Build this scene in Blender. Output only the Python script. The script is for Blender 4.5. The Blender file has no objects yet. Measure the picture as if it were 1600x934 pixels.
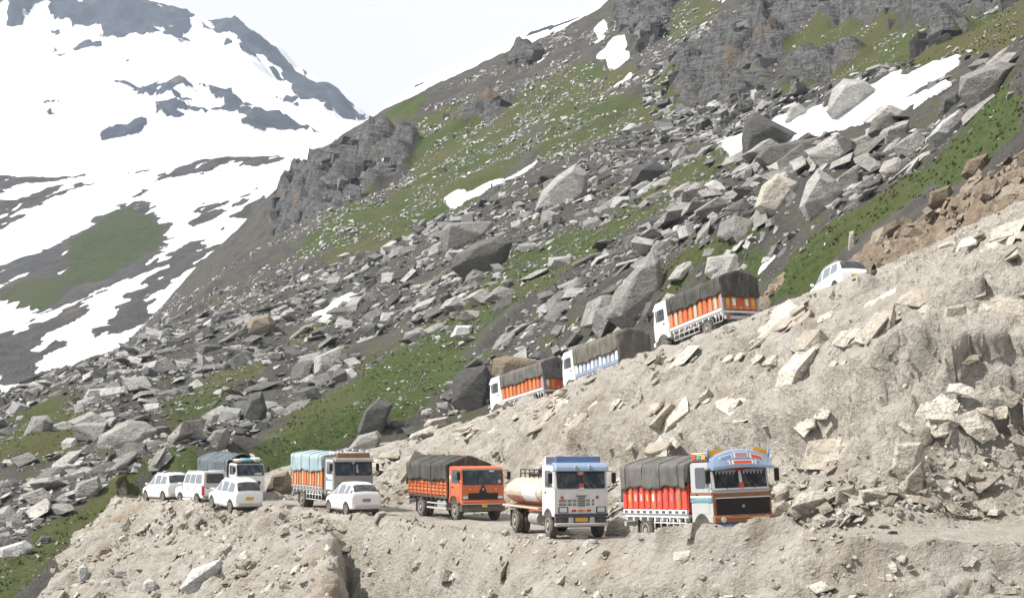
import bpy, bmesh, math, random
import numpy as np
from mathutils import Vector, Matrix, Euler

R = math.radians
random.seed(7)
rng = np.random.default_rng(11)
scene = bpy.context.scene
C = scene.collection

# ------------------------------------------------------------------ camera
PITCH = R(4.87)
cam_data = bpy.data.cameras.new('camera')
cam = bpy.data.objects.new('camera', cam_data)
C.objects.link(cam)
cam.location = (0, 0, 0)
cam.rotation_euler = (R(90) + PITCH, 0, 0)
cam_data.sensor_width = 36
cam_data.lens = 36 * 2500 / 1600
cam_data.clip_start = 0.5
cam_data.clip_end = 12000
scene.camera = cam

# ------------------------------------------------------------------ world
SUN_TO = Vector((-0.93, -0.27, 1.12)).normalized()      # towards the sun: high on the left
sun_el = math.asin(SUN_TO.z)
sun_rot = math.atan2(SUN_TO.x, SUN_TO.y)
world = bpy.data.worlds.new('World')
scene.world = world
world.use_nodes = True
wn = world.node_tree
bg = wn.nodes['Background']
sky = wn.nodes.new('ShaderNodeTexSky')
sky.sky_type = 'NISHITA'
sky.sun_disc = False
sky.sun_elevation = sun_el
sky.sun_rotation = sun_rot
sky.altitude = 3500
sky.dust_density = 2.0
tc = wn.nodes.new('ShaderNodeTexCoord')
cn = wn.nodes.new('ShaderNodeTexNoise')
cn.inputs['Scale'].default_value = 3.2
cn.inputs['Detail'].default_value = 6
wn.links.new(tc.outputs['Generated'], cn.inputs['Vector'])
cr = wn.nodes.new('ShaderNodeMapRange')
cr.inputs['From Min'].default_value = 0.3
cr.inputs['From Max'].default_value = 0.55
cr.inputs['To Min'].default_value = 0.95
cr.inputs['To Max'].default_value = 1.0
wn.links.new(cn.outputs['Fac'], cr.inputs['Value'])
cm = wn.nodes.new('ShaderNodeMixRGB')
cm.inputs['Color2'].default_value = (7.9, 7.75, 7.6, 1)     # bright thin cloud all over the sky
wn.links.new(cr.outputs['Result'], cm.inputs['Fac'])
wn.links.new(sky.outputs['Color'], cm.inputs['Color1'])
wn.links.new(cm.outputs['Color'], bg.inputs['Color'])
bg.inputs['Strength'].default_value = 0.1

# ------------------------------------------------------------------ sun
sl_ = bpy.data.lights.new('sun', 'SUN')
sl_.energy = 5.0
sl_.angle = R(1.0)
sl_.color = (1.0, 0.955, 0.89)
sun = bpy.data.objects.new('sun', sl_)
C.objects.link(sun)
sun.location = (0, 0, 300)
sun.rotation_euler = SUN_TO.to_track_quat('Z', 'Y').to_euler()

# ------------------------------------------------------------------ exposure and renderer
vs = scene.view_settings
vs.view_transform = 'Standard'
vs.look = 'None'
vs.exposure = 0.48
vs.gamma = 1.0
vs.use_curve_mapping = False
scene.cycles.use_denoising = True
scene.cycles.max_bounces = 5
scene.cycles.diffuse_bounces = 2
scene.cycles.glossy_bounces = 2
scene.cycles.transmission_bounces = 2
scene.cycles.volume_bounces = 0

# ------------------------------------------------------------------ small numeric helpers
def ray(px, py):
    """direction of a line of sight measured on the photograph (1600 wide), scaled to y = 1"""
    u = (px - 800) / 2500.0
    v = (467 - py) / 2500.0
    d = np.array([u, math.cos(PITCH) - v * math.sin(PITCH), math.sin(PITCH) + v * math.cos(PITCH)])
    return d / d[1]

def P(px, py, D):
    return ray(px, py) * D

def _grad(ix, iy, s):
    n = (ix.astype(np.int64) * 374761393 + iy.astype(np.int64) * 668265263 + s * 974634777) & 0xffffffff
    n = ((n ^ (n >> 13)) * 1274126177) & 0xffffffff
    n = n ^ (n >> 16)
    return (n & 0xffff) * (2 * math.pi / 65536.0)

def noise(x, y, s=0):
    x = np.asarray(x, float); y = np.asarray(y, float)
    ix = np.floor(x); iy = np.floor(y)
    fx = x - ix; fy = y - iy
    ux = fx * fx * fx * (fx * (fx * 6 - 15) + 10)
    uy = fy * fy * fy * (fy * (fy * 6 - 15) + 10)
    def g(dx, dy):
        a = _grad(ix + dx, iy + dy, s)
        return np.cos(a) * (fx - dx) + np.sin(a) * (fy - dy)
    a = g(0, 0); b = g(1, 0); c = g(0, 1); d = g(1, 1)
    return ((a + (b - a) * ux) * (1 - uy) + (c + (d - c) * ux) * uy) * 1.5

def fbm(x, y, octv=4, s=0, gain=0.5):
    r = 0; amp = 1.0; f = 1.0
    for k in range(octv):
        r = r + amp * noise(x * f + 17.3 * k, y * f - 9.1 * k, s + k)
        amp *= gain; f *= 2.03
    return r

def ridged(x, y, octv=4, s=0):
    r = 0; amp = 1.0; f = 1.0; tot = 0
    for k in range(octv):
        r = r + amp * (1 - 2 * np.abs(noise(x * f + 5.3 * k, y * f + 3.7 * k, s + k)))
        tot += amp; amp *= 0.5; f *= 2.07
    return r / tot

def facets(u, w, s=0):
    """broken rock: each irregular cell is its own tilted plane"""
    u = np.asarray(u, float); w = np.asarray(w, float)
    iu = np.floor(u); iw = np.floor(w)
    best = np.full(u.shape, 1e9); val = np.zeros(u.shape); second = np.full(u.shape, 1e9)
    for dx in (-1, 0, 1):
        for dy in (-1, 0, 1):
            cx = iu + dx; cy = iw + dy
            h1 = _grad(cx, cy, s) / 6.2832; h2 = _grad(cx, cy, s + 1) / 6.2832; h3 = _grad(cx, cy, s + 2)
            px = cx + 0.1 + 0.8 * h1; py = cy + 0.1 + 0.8 * h2
            d = (u - px) ** 2 + (w - py) ** 2
            m = d < best
            second = np.where(m, best, np.minimum(second, d))
            best = np.where(m, d, best)
            val = np.where(m, (h1 + h2 - 1) * 0.9 + 0.9 * (np.cos(h3) * (u - px) + np.sin(h3) * (w - py)), val)
    crack = np.sqrt(second) - np.sqrt(best)
    return val, crack

def sstep(a, b, x):
    t = np.clip((x - a) / (b - a), 0, 1)
    return t * t * (3 - 2 * t)

class Spline2D:
    """thin-plate surface through surveyed points"""
    def __init__(self, pts, smooth=0.0):
        p = np.array(pts, float)
        self.c = p[:, :2].mean(0); self.k = 100.0
        q = (p[:, :2] - self.c) / self.k
        n = len(q)
        A = np.zeros((n + 3, n + 3))
        r2 = ((q[:, None] - q[None]) ** 2).sum(2)
        A[:n, :n] = 0.5 * r2 * np.log(r2 + 1e-12) + np.eye(n) * smooth
        A[:n, n] = 1; A[:n, n + 1:] = q
        A[n, :n] = 1; A[n + 1:, :n] = q.T
        self.w = np.linalg.solve(A, np.r_[p[:, 2], 0, 0, 0]); self.q = q
    def lattice(self, x0, x1, y0, y1, step):
        gx = np.arange(x0, x1 + step, step); gy = np.arange(y0, y1 + step, step)
        X, Y = np.meshgrid(gx, gy)
        self.g = self.exact(X, Y); self.g0 = (x0, y0, step)
        return self
    def __call__(self, x, y):
        x = np.asarray(x, float); y = np.asarray(y, float)
        x0, y0, st = self.g0
        u = np.clip((x - x0) / st, 0, self.g.shape[1] - 1.001); v = np.clip((y - y0) / st, 0, self.g.shape[0] - 1.001)
        i = u.astype(int); j = v.astype(int); u = u - i; v = v - j
        g = self.g
        return (g[j, i] * (1 - u) + g[j, i + 1] * u) * (1 - v) + (g[j + 1, i] * (1 - u) + g[j + 1, i + 1] * u) * v
    def exact(self, x, y):
        x = np.asarray(x, float); y = np.asarray(y, float)
        sh = x.shape
        xx = (x.ravel() - self.c[0]) / self.k; yy = (y.ravel() - self.c[1]) / self.k
        n = len(self.q)
        z = self.w[n] + self.w[n + 1] * xx + self.w[n + 2] * yy
        for i in range(n):
            r2 = (xx - self.q[i, 0]) ** 2 + (yy - self.q[i, 1]) ** 2
            z = z + self.w[i] * 0.5 * r2 * np.log(r2 + 1e-12)
        return z.reshape(sh)

def polyline(pl, x, y):
    """distance, height, half width and side (+1 left of travel) of the nearest point on a path"""
    best = np.full(x.shape, 1e18); zz = np.zeros(x.shape); ww = np.zeros(x.shape); ss = np.zeros(x.shape); tt = np.zeros(x.shape)
    for i in range(len(pl) - 1):
        ax, ay, az, aw = pl[i]; bx, by, bz, bw = pl[i + 1]
        dx, dy = bx - ax, by - ay
        L2 = dx * dx + dy * dy
        t = np.clip(((x - ax) * dx + (y - ay) * dy) / L2, 0, 1)
        d2 = (x - ax - t * dx) ** 2 + (y - ay - t * dy) ** 2
        m = d2 < best
        best = np.where(m, d2, best)
        zz = np.where(m, az + t * (bz - az), zz)
        ww = np.where(m, aw + t * (bw - aw), ww)
        ss = np.where(m, np.sign(dx * (y - ay) - dy * (x - ax)), ss)
        tt = np.where(m, i + t, tt)
    return np.sqrt(best), zz, ww, ss, tt

def smooth_path(pts, n=8):
    p = np.array(pts, float); out = []
    for i in range(len(p) - 1):
        p0 = p[max(i - 1, 0)]; p1 = p[i]; p2 = p[i + 1]; p3 = p[min(i + 2, len(p) - 1)]
        for k in range(n):
            t = k / n
            out.append(0.5 * ((2 * p1) + (-p0 + p2) * t + (2 * p0 - 5 * p1 + 4 * p2 - p3) * t * t + (-p0 + 3 * p1 - 3 * p2 + p3) * t ** 3))
    out.append(p[-1])
    return np.array(out)

# ------------------------------------------------------------------ the lie of the land (metres, camera at the origin)
LOWER = smooth_path([(-26.5, 113, -4.4, 1.2), (-24, 109.5, -4.3, 3.0), (-20, 104.6, -4.25, 4.4), (-14, 98, -4.2, 4.8), (-8, 91, -4.25, 4.4), (-3, 83, -4.3, 4.2),
                     (2, 70.5, -4.25, 4.0), (6.5, 61, -4.1, 4.2), (12, 57, -3.7, 4.2), (19, 56.8, -3.3, 4.2), (28, 58, -2.8, 4.2), (42, 58, -2.0, 4.2)], 5)
UPPER = smooth_path([(-20, 110, -4.2, 3.2), (-16, 115.5, -2.9, 3.2), (-11, 121, -1.0, 3.0), (-4.5, 121, 0.3, 3.0), (1.8, 115.3, 1.5, 3.0),
                     (6.7, 107, 3.0, 3.0), (12.2, 93.2, 5.2, 3.0), (17.6, 84.4, 7.2, 3.0), (22.6, 77, 9.0, 3.0), (26, 70.5, 10.6, 3.0), (33, 58, 13, 3.0)], 5)

HILL = [P(*a) for a in [
    (0, 634, 205), (100, 590, 232), (200, 530, 262), (300, 480, 300), (360, 428, 335), (430, 372, 372),
    (300, 600, 170), (100, 700, 142), (0, 800, 116), (200, 735, 122), (100, 830, 106), (0, 905, 97),
    (0, 700, 150), (100, 620, 185), (300, 530, 225), (400, 640, 148), (300, 700, 128), (400, 460, 270), (430, 700, 126),
    (500, 600, 155), (500, 450, 255), (520, 340, 340), (500, 650, 138), (550, 520, 190),
    (700, 590, 134), (700, 520, 152), (700, 450, 182), (700, 370, 230), (700, 300, 290), (640, 230, 380), (620, 640, 128),
    (600, 300, 360), (600, 400, 250),
    (500, 237, 440), (560, 200, 450), (660, 143, 455), (740, 105, 450), (830, 70, 440), (900, 40, 430), (960, 8, 425), (1010, -40, 430),
    (900, 480, 132), (900, 350, 182), (900, 250, 255), (900, 150, 340), (800, 420, 175), (800, 520, 139), (800, 200, 345), (780, 300, 270),
    (1000, 440, 118), (1000, 300, 192), (1000, 200, 270), (1000, 110, 330), (1000, 50, 375),
    (1100, 390, 117), (1100, 300, 160), (1100, 230, 210), (1110, 170, 270), (1120, 100, 300), (1120, 30, 335),
    (1220, 400, 101), (1250, 330, 110), (1300, 250, 130), (1250, 190, 165), (1230, 150, 235), (1250, 90, 265), (1250, 20, 290),
    (1400, 160, 140), (1340, 200, 138), (1400, 90, 205), (1400, 20, 245), (1340, 330, 102), (1420, 250, 108),
    (1550, 150, 99), (1500, 240, 95), (1590, 110, 98), (1590, 20, 160), (1500, 60, 190), (1600, 215, 83), (1480, 300, 89), (1700, 120, 84), (1700, 0, 130),
    (1380, 360, 94)]]
HILL += [np.array(a, float) for a in [(-75, 330, 10), (-110, 250, -20), (-90, 170, -18), (-70, 120, -22), (-60, 80, -24), (-110, 400, 0), (-120, 480, 20),
         (-110, 560, 30), (-40, 560, 60), (40, 560, 100), (120, 520, 150), (180, 420, 170), (200, 320, 170), (190, 220, 140), (120, 120, 85), (90, 60, 62), (90, 0, 50), (60, 100, 49), (60, 60, 42),
         (-27, 88, -12), (-12, 74, -15), (0, 55, -16), (12, 40, -15), (28, 40, -13), (45, 38, -8), (0, 20, -12), (0, -10, -5), (-40, 40, -22), (-40, 0, -14), (40, 0, 2)]]
_u = UPPER[:-3]
for i in range(3, len(_u) - 1, 3):
    t_ = _u[i + 1, :2] - _u[i - 1, :2]; t_ = t_ / np.hypot(*t_); n_ = np.array([-t_[1], t_[0]])
    far_right = _u[i, 0] > 13
    for off, dz in ((3.6, 0.25), (7.5, 3.0)) if not far_right else ((6.5, 5.5),):
        q_ = _u[i, :2] + n_ * off
        HILL.append(np.array([q_[0], q_[1], _u[i, 2] + dz]))
hill_nat = Spline2D(HILL, 0.0006).lattice(-130, 205, -25, 640, 1.5)

FAR_RIDGE = [(-300, -150), (-100, -70), (0, -45), (100, -22), (240, 4), (330, 35), (380, 50), (440, 97), (500, 140), (570, 183), (640, 232), (740, 300), (860, 380)]
FARP = [P(a, b, 2600 - 0.25 * a) for a, b in FAR_RIDGE] + [P(a, b + 150, 3150) for a, b in FAR_RIDGE]
FARP += [P(*a) for a in [(-300, 262, 1500), (-100, 262, 1480), (0, 262, 1460), (200, 258, 1430), (440, 256, 1380), (600, 300, 1300), (0, 150, 1980), (200, 150, 1980), (390, 165, 1900), (500, 205, 1800),
         (-200, 120, 2000), (300, 100, 2200), (100, 70, 2300), (0, 60, 2300), (480, 165, 2150), (300, 200, 1720), (100, 220, 1650), (560, 240, 1800), (0, 420, 1200), (400, 420, 1150), (-300, 420, 1200)]]
far_nat = Spline2D(FARP, 0.0005).lattice(-1300, 260, 980, 3260, 12)

MIDP = [P(*a) for a in [(-200, 255, 1000), (-60, 262, 1000), (0, 267, 990), (70, 278, 960), (140, 280, 960), (200, 272, 940), (290, 258, 900), (380, 249, 860), (450, 252, 820), (520, 260, 780),
        (-100, 640, 420), (0, 640, 430), (100, 600, 450), (200, 540, 480), (300, 490, 500), (400, 430, 540), (500, 400, 560), (0, 500, 590), (150, 430, 620), (260, 390, 640), (0, 400, 720), (150, 330, 790), (300, 320, 760), (420, 320, 700),
        (-100, 450, 700), (-200, 400, 760)]]
MIDP += [np.array((x, y, z), float) for x, y, z in [(-380, 1250, 120), (-200, 1200, 130), (-40, 1100, 110), (-330, 300, -60), (-200, 330, -45), (-100, 330, -30), (0, 600, 90)]]
mid_nat = Spline2D(MIDP, 0.0004).lattice(-480, 60, 310, 1270, 6)

def cast(hf, px, py, D0, D1, n=320):
    """where a measured line of sight meets the land"""
    d = ray(px, py)
    Y = np.geomspace(D0, D1, n)
    gap = hf(d[0] * Y, Y) - d[2] * Y
    k = np.nonzero(gap > 0)[0]
    if len(k) == 0:
        return None
    i = k[0]
    if i == 0:
        return d * Y[0]
    t = gap[i - 1] / (gap[i - 1] - gap[i])
    return d * (Y[i - 1] + t * (Y[i] - Y[i - 1]))

def inside(poly, x, y):
    r = np.zeros(x.shape, bool); n = len(poly)
    for i in range(n):
        x1, y1 = poly[i][:2]; x2, y2 = poly[(i + 1) % n][:2]
        if y1 == y2:
            continue
        c = ((y1 > y) != (y2 > y)) & (x < (x2 - x1) * (y - y1) / (y2 - y1) + x1)
        r ^= c
    return r

def densify(poly, step=12):
    out = []
    for i in range(len(poly)):
        a = np.array(poly[i], float); b = np.array(poly[(i + 1) % len(poly)], float)
        k = max(1, int(np.hypot(*(b - a)) / step))
        out += [tuple(a + (b - a) * j / k) for j in range(k)]
    return out

def survey(hf, poly, D0, D1, step=12):
    """an outline measured on the photograph, laid on the land as map coordinates"""
    out = []
    for a, b in densify(poly, step):
        w = cast(hf, a, b, D0, D1)
        if w is not None:
            out.append((w[0], w[1]))
    return out

# ------------------------------------------------------------------ node helper and materials
class NT:
    def __init__(self, name):
        self.m = bpy.data.materials.new(name)
        self.m.use_nodes = True
        self.t = self.m.node_tree
        self.t.nodes.clear()
        self.out = self.t.nodes.new('ShaderNodeOutputMaterial')
        self.b = self.t.nodes.new('ShaderNodeBsdfPrincipled')
        self.t.links.new(self.b.outputs[0], self.out.inputs['Surface'])
    def n(self, typ, **kw):
        nd = self.t.nodes.new(typ)
        for k, v in kw.items():
            setattr(nd, k, v)
        return nd
    def set(self, sock, v):
        if hasattr(v, 'is_linked') or isinstance(v, bpy.types.NodeSocket):
            self.t.links.new(v, sock)
        else:
            if isinstance(v, (tuple, list)) and len(v) == 3 and sock.type == 'RGBA':
                v = (*v, 1)
            sock.default_value = v
    def pos(self, scale=1.0, obj=False):
        if obj:
            v = self.n('ShaderNodeTexCoord').outputs['Object']
        else:
            v = self.n('ShaderNodeNewGeometry').outputs['Position']
        mp = self.n('ShaderNodeMapping')
        self.set(mp.inputs['Vector'], v)
        mp.inputs['Scale'].default_value = scale if isinstance(scale, tuple) else (scale,) * 3
        return mp.outputs[0]
    def noise(self, vec, scale=1.0, detail=4, rough=0.55, dist=0.0):
        nd = self.n('ShaderNodeTexNoise')
        self.set(nd.inputs['Vector'], vec)
        nd.inputs['Scale'].default_value = scale
        nd.inputs['Detail'].default_value = detail
        nd.inputs['Roughness'].default_value = rough
        nd.inputs['Distortion'].default_value = dist
        return nd.outputs['Fac']
    def voro(self, vec, scale=1.0, feature='F1', out='Distance'):
        nd = self.n('ShaderNodeTexVoronoi', feature=feature)
        self.set(nd.inputs['Vector'], vec)
        nd.inputs['Scale'].default_value = scale
        return nd.outputs[out]
    def map(self, v, a, b, c=0.0, d=1.0):
        nd = self.n('ShaderNodeMapRange')
        self.set(nd.inputs['Value'], v)
        for k, x in zip(('From Min', 'From Max', 'To Min', 'To Max'), (a, b, c, d)):
            nd.inputs[k].default_value = x
        return nd.outputs[0]
    def math(self, op, a, b=0.0):
        nd = self.n('ShaderNodeMath', operation=op)
        self.set(nd.inputs[0], a); self.set(nd.inputs[1], b)
        return nd.outputs[0]
    def mix(self, f, a, b, typ='MIX'):
        nd = self.n('ShaderNodeMixRGB', blend_type=typ)
        self.set(nd.inputs[0], f); self.set(nd.inputs[1], a); self.set(nd.inputs[2], b)
        return nd.outputs[0]
    def attr(self, name):
        return self.n('ShaderNodeAttribute', attribute_name=name).outputs['Fac']
    def bump(self, h, strength=0.5, dist=0.1, prev=None):
        nd = self.n('ShaderNodeBump')
        nd.inputs['Strength'].default_value = strength
        nd.inputs['Distance'].default_value = dist
        self.set(nd.inputs['Height'], h)
        if prev is not None:
            self.set(nd.inputs['Normal'], prev)
        return nd.outputs[0]
    def done(self, col, rough=0.9, normal=None, spec=0.25, **kw):
        self.set(self.b.inputs['Base Color'], col)
        self.set(self.b.inputs['Roughness'], rough)
        self.set(self.b.inputs['Specular IOR Level'], spec)
        for k, v in kw.items():
            self.set(self.b.inputs[k.replace('_', ' ')], v)
        if normal is not None:
            self.set(self.b.inputs['Normal'], normal)
        return self.m

def ground_material(name, far=False):
    """bare earth, turf, dug dirt, brown subsoil, rock face and snow, each where the land itself carries it"""
    k = NT(name)
    p = k.pos()
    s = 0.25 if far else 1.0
    n1 = k.noise(p, 0.35 * s, 6, 0.6)
    n2 = k.noise(p, 2.2 * s, 6, 0.65)
    n3 = k.noise(p, 0.06 * s, 4, 0.5)
    n4 = k.noise(p, 9.0 * s, 3, 0.6)
    # earth with fine scree
    earth = k.mix(k.map(n1, 0.3, 0.7), (0.042, 0.039, 0.037), (0.092, 0.086, 0.079))
    earth = k.mix(k.map(n4, 0.55, 0.75, 0, 0.7), earth, (0.20, 0.195, 0.185))
    # turf
    g1 = k.mix(k.map(n2, 0.3, 0.7), (0.028, 0.046, 0.014), (0.076, 0.098, 0.032))
    g1 = k.mix(k.map(n3, 0.4, 0.65, 0, 0.8), g1, (0.085, 0.078, 0.036))
    g1 = k.mix(k.map(n1, 0.60, 0.72, 0, 0.8), g1, (0.075, 0.06, 0.042))
    g1 = k.mix(k.map(n4, 0.6, 0.8, 0, 0.5), g1, (0.13, 0.13, 0.07))
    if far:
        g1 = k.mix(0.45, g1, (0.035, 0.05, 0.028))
    gf = k.math('ADD', k.attr('grass'), k.math('MULTIPLY', k.math('SUBTRACT', n1, 0.5), 1.3))
    gf = k.math('ADD', gf, k.math('MULTIPLY', k.math('SUBTRACT', n2, 0.5), 0.8))
    gf = k.map(gf, 0.42, 0.62)
    col = k.mix(gf, earth, g1)
    # rock face
    st = k.pos((0.35 * s, 0.35 * s, 2.4 * s))
    r1 = k.noise(st, 1.2, 6, 0.7, 0.6)
    rock = k.mix(k.map(r1, 0.3, 0.7), (0.045, 0.050, 0.060) if far else (0.024, 0.026, 0.03), (0.085, 0.105, 0.145) if far else (0.20, 0.20, 0.195))  # far rock is tinted blue, painting distance haze into its colour
    crk = k.noise(k.pos((1.3 * s, 1.3 * s, 0.35 * s)), 0.55, 5, 0.6, 1.0)
    rock = k.mix(k.map(k.math('ABSOLUTE', k.math('SUBTRACT', crk, 0.5)), 0.035, 0.0, 0, 0.8), rock, (0.018, 0.019, 0.022))
    rust = k.map(k.noise(p, 0.12 * s, 3), 0.58, 0.72, 0, 0.55)
    rock = k.mix(rust, rock, (0.20, 0.13, 0.065))
    cf = k.map(k.math('ADD', k.attr('cliff'), k.math('MULTIPLY', k.math('SUBTRACT', n1, 0.5), 0.9)), 0.4, 0.6)
    col = k.mix(cf, col, rock)
    # dug dirt: pale grey-beige with darker streaks and tan patches
    d1 = k.noise(k.pos((0.8, 0.8, 1.0)), 0.7, 8, 0.65, 0.5)
    d2 = k.noise(k.pos((1.0, 1.0, 1.2)), 3.2, 7, 0.7, 0.3)
    fallv = k.pos((1.6, 1.6, 0.3))
    d3 = k.noise(fallv, 0.6, 5, 0.6, 0.6)
    dirt = k.mix(k.map(d1, 0.3, 0.68), (0.345, 0.315, 0.27), (0.52, 0.495, 0.45))
    dirt = k.mix(k.map(n3, 0.45, 0.62, 0, 0.6), dirt, (0.48, 0.46, 0.42))
    dirt = k.mix(k.map(d3, 0.54, 0.66, 0, 0.6), dirt, (0.36, 0.285, 0.205))
    dirt = k.mix(k.map(k.noise(p, 0.13, 5, 0.6, 1.0), 0.55, 0.66, 0, 0.7), dirt, (0.33, 0.26, 0.185))
    hardc = k.mix(k.map(d2, 0.3, 0.7), (0.42, 0.392, 0.345), (0.58, 0.552, 0.50))
    dirt = k.mix(k.math('MULTIPLY', k.attr('hard'), 0.75), dirt, hardc)
    ck = k.noise(k.pos((1.0, 1.0, 0.7)), 0.9, 6, 0.6, 1.4)
    dirt = k.mix(k.math('MULTIPLY', k.map(k.math('ABSOLUTE', k.math('SUBTRACT', ck, 0.5)), 0.012, 0.0, 0, 0.8), k.attr('hard')), dirt, (0.10, 0.085, 0.065))
    dirt = k.mix(k.map(d2, 0.62, 0.74, 0, 0.5), dirt, (0.60, 0.58, 0.54))
    dirt = k.mix(k.map(d2, 0.38, 0.26, 0, 0.5), dirt, (0.20, 0.165, 0.125))
    df = k.map(k.math('ADD', k.attr('dirt'), k.math('MULTIPLY', k.math('SUBTRACT', n2, 0.5), 0.7)), 0.42, 0.58)
    col = k.mix(df, col, dirt)
    brown = k.mix(k.map(n2, 0.3, 0.7), (0.13, 0.10, 0.072), (0.31, 0.255, 0.195))
    bf = k.map(k.math('ADD', k.attr('brown'), k.math('MULTIPLY', k.math('SUBTRACT', n1, 0.5), 1.0)), 0.42, 0.62)
    col = k.mix(bf, col, brown)
    # snow
    snow = k.mix(k.map(n1, 0.35, 0.7), (0.66, 0.69, 0.74), (0.84, 0.85, 0.87))
    snow = k.mix(k.map(k.noise(k.pos((0.3 * s, 0.3 * s, 0.3 * s)), 0.4, 6, 0.7, 0.8), 0.58, 0.72, 0, 0.35), snow, (0.50, 0.48, 0.46))
    sf = k.math('ADD', k.attr('snow'), k.math('MULTIPLY', k.math('SUBTRACT', n2, 0.5), 0.45))
    sf = k.map(sf, 0.47, 0.53)
    col = k.mix(sf, col, snow)
    h = k.math('ADD', k.math('MULTIPLY', n2, 0.55), k.math('MULTIPLY', n4, 0.25))
    h = k.math('ADD', h, k.math('MULTIPLY', k.math('MULTIPLY', k.math('ADD', d2, k.math('MULTIPLY', d1, 0.8)), 0.9), df))
    h = k.math('ADD', h, k.math('MULTIPLY', k.math('MULTIPLY', r1, 1.0), cf))
    hs = k.math('MULTIPLY', h, k.map(sf, 0, 1, 1, 0.12))
    nm = k.bump(hs, 0.9, 0.5 / s)
    return k.done(col, 0.93, nm, 0.15)

M_GROUND = ground_material('ground_cover')
M_FARGROUND = ground_material('far_ground_cover', True)

def add_mesh(name, v, f, mat=None, parent=None, smooth=False, attrs=None):
    me = bpy.data.meshes.new(name)
    v = np.asarray(v, np.float32)
    if isinstance(f, np.ndarray):
        nf, w = f.shape
        me.vertices.add(len(v)); me.vertices.foreach_set('co', v.ravel())
        me.loops.add(nf * w); me.loops.foreach_set('vertex_index', f.ravel().astype(np.int32))
        me.polygons.add(nf)
        me.polygons.foreach_set('loop_start', np.arange(0, nf * w, w, dtype=np.int32))
        me.update(calc_edges=True)
    else:
        me.from_pydata([tuple(map(float, a)) for a in v], [], f)
    me.polygons.foreach_set('use_smooth', np.full(len(me.polygons), bool(smooth)))
    for k, a in (attrs or {}).items():
        at_ = me.attributes.new(k, 'FLOAT', 'POINT')
        at_.data.foreach_set('value', np.asarray(a, np.float32))
    if mat is not None:
        me.materials.append(mat)
    o = bpy.data.objects.new(name, me)
    C.objects.link(o)
    if parent is not None:
        o.parent = parent
    return o

def tag(o, label=None, cat=None, group=None, kind=None):
    if label: o['label'] = label
    if cat: o['category'] = cat
    if group: o['group'] = group
    if kind: o['kind'] = kind
    return o

# ------------------------------------------------------------------ near hillside with its two roads
MOUNDS = [(P(1035, 838, 57), 0.68, 1.3), (P(1095, 836, 55.6), 0.50, 1.1), (P(1165, 830, 55), 0.60, 1.2), (P(1232, 822, 54.4), 0.55, 1.4), (P(1320, 852, 52.5), 0.3, 2.2),
          (P(720, 830, 78), 0.2, 2.0)]
BROWN_SPOTS = [(P(1045, 832, 56.5), 1.5), (P(1030, 920, 53.5), 1.0), (P(1180, 850, 54.0), 1.0), (P(1080, 690, 74), 1.8), (P(1180, 690, 71), 1.6), (P(1440, 700, 64.5), 1.5), (P(930, 690, 80), 1.6), (P(1290, 560, 76), 1.8)]
PROF_X = np.array([0, .10, .26, .48, .72, .90, 1.0]); PROF_Y = np.array([0, .09, .19, .46, .80, .955, 1.0])

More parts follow.
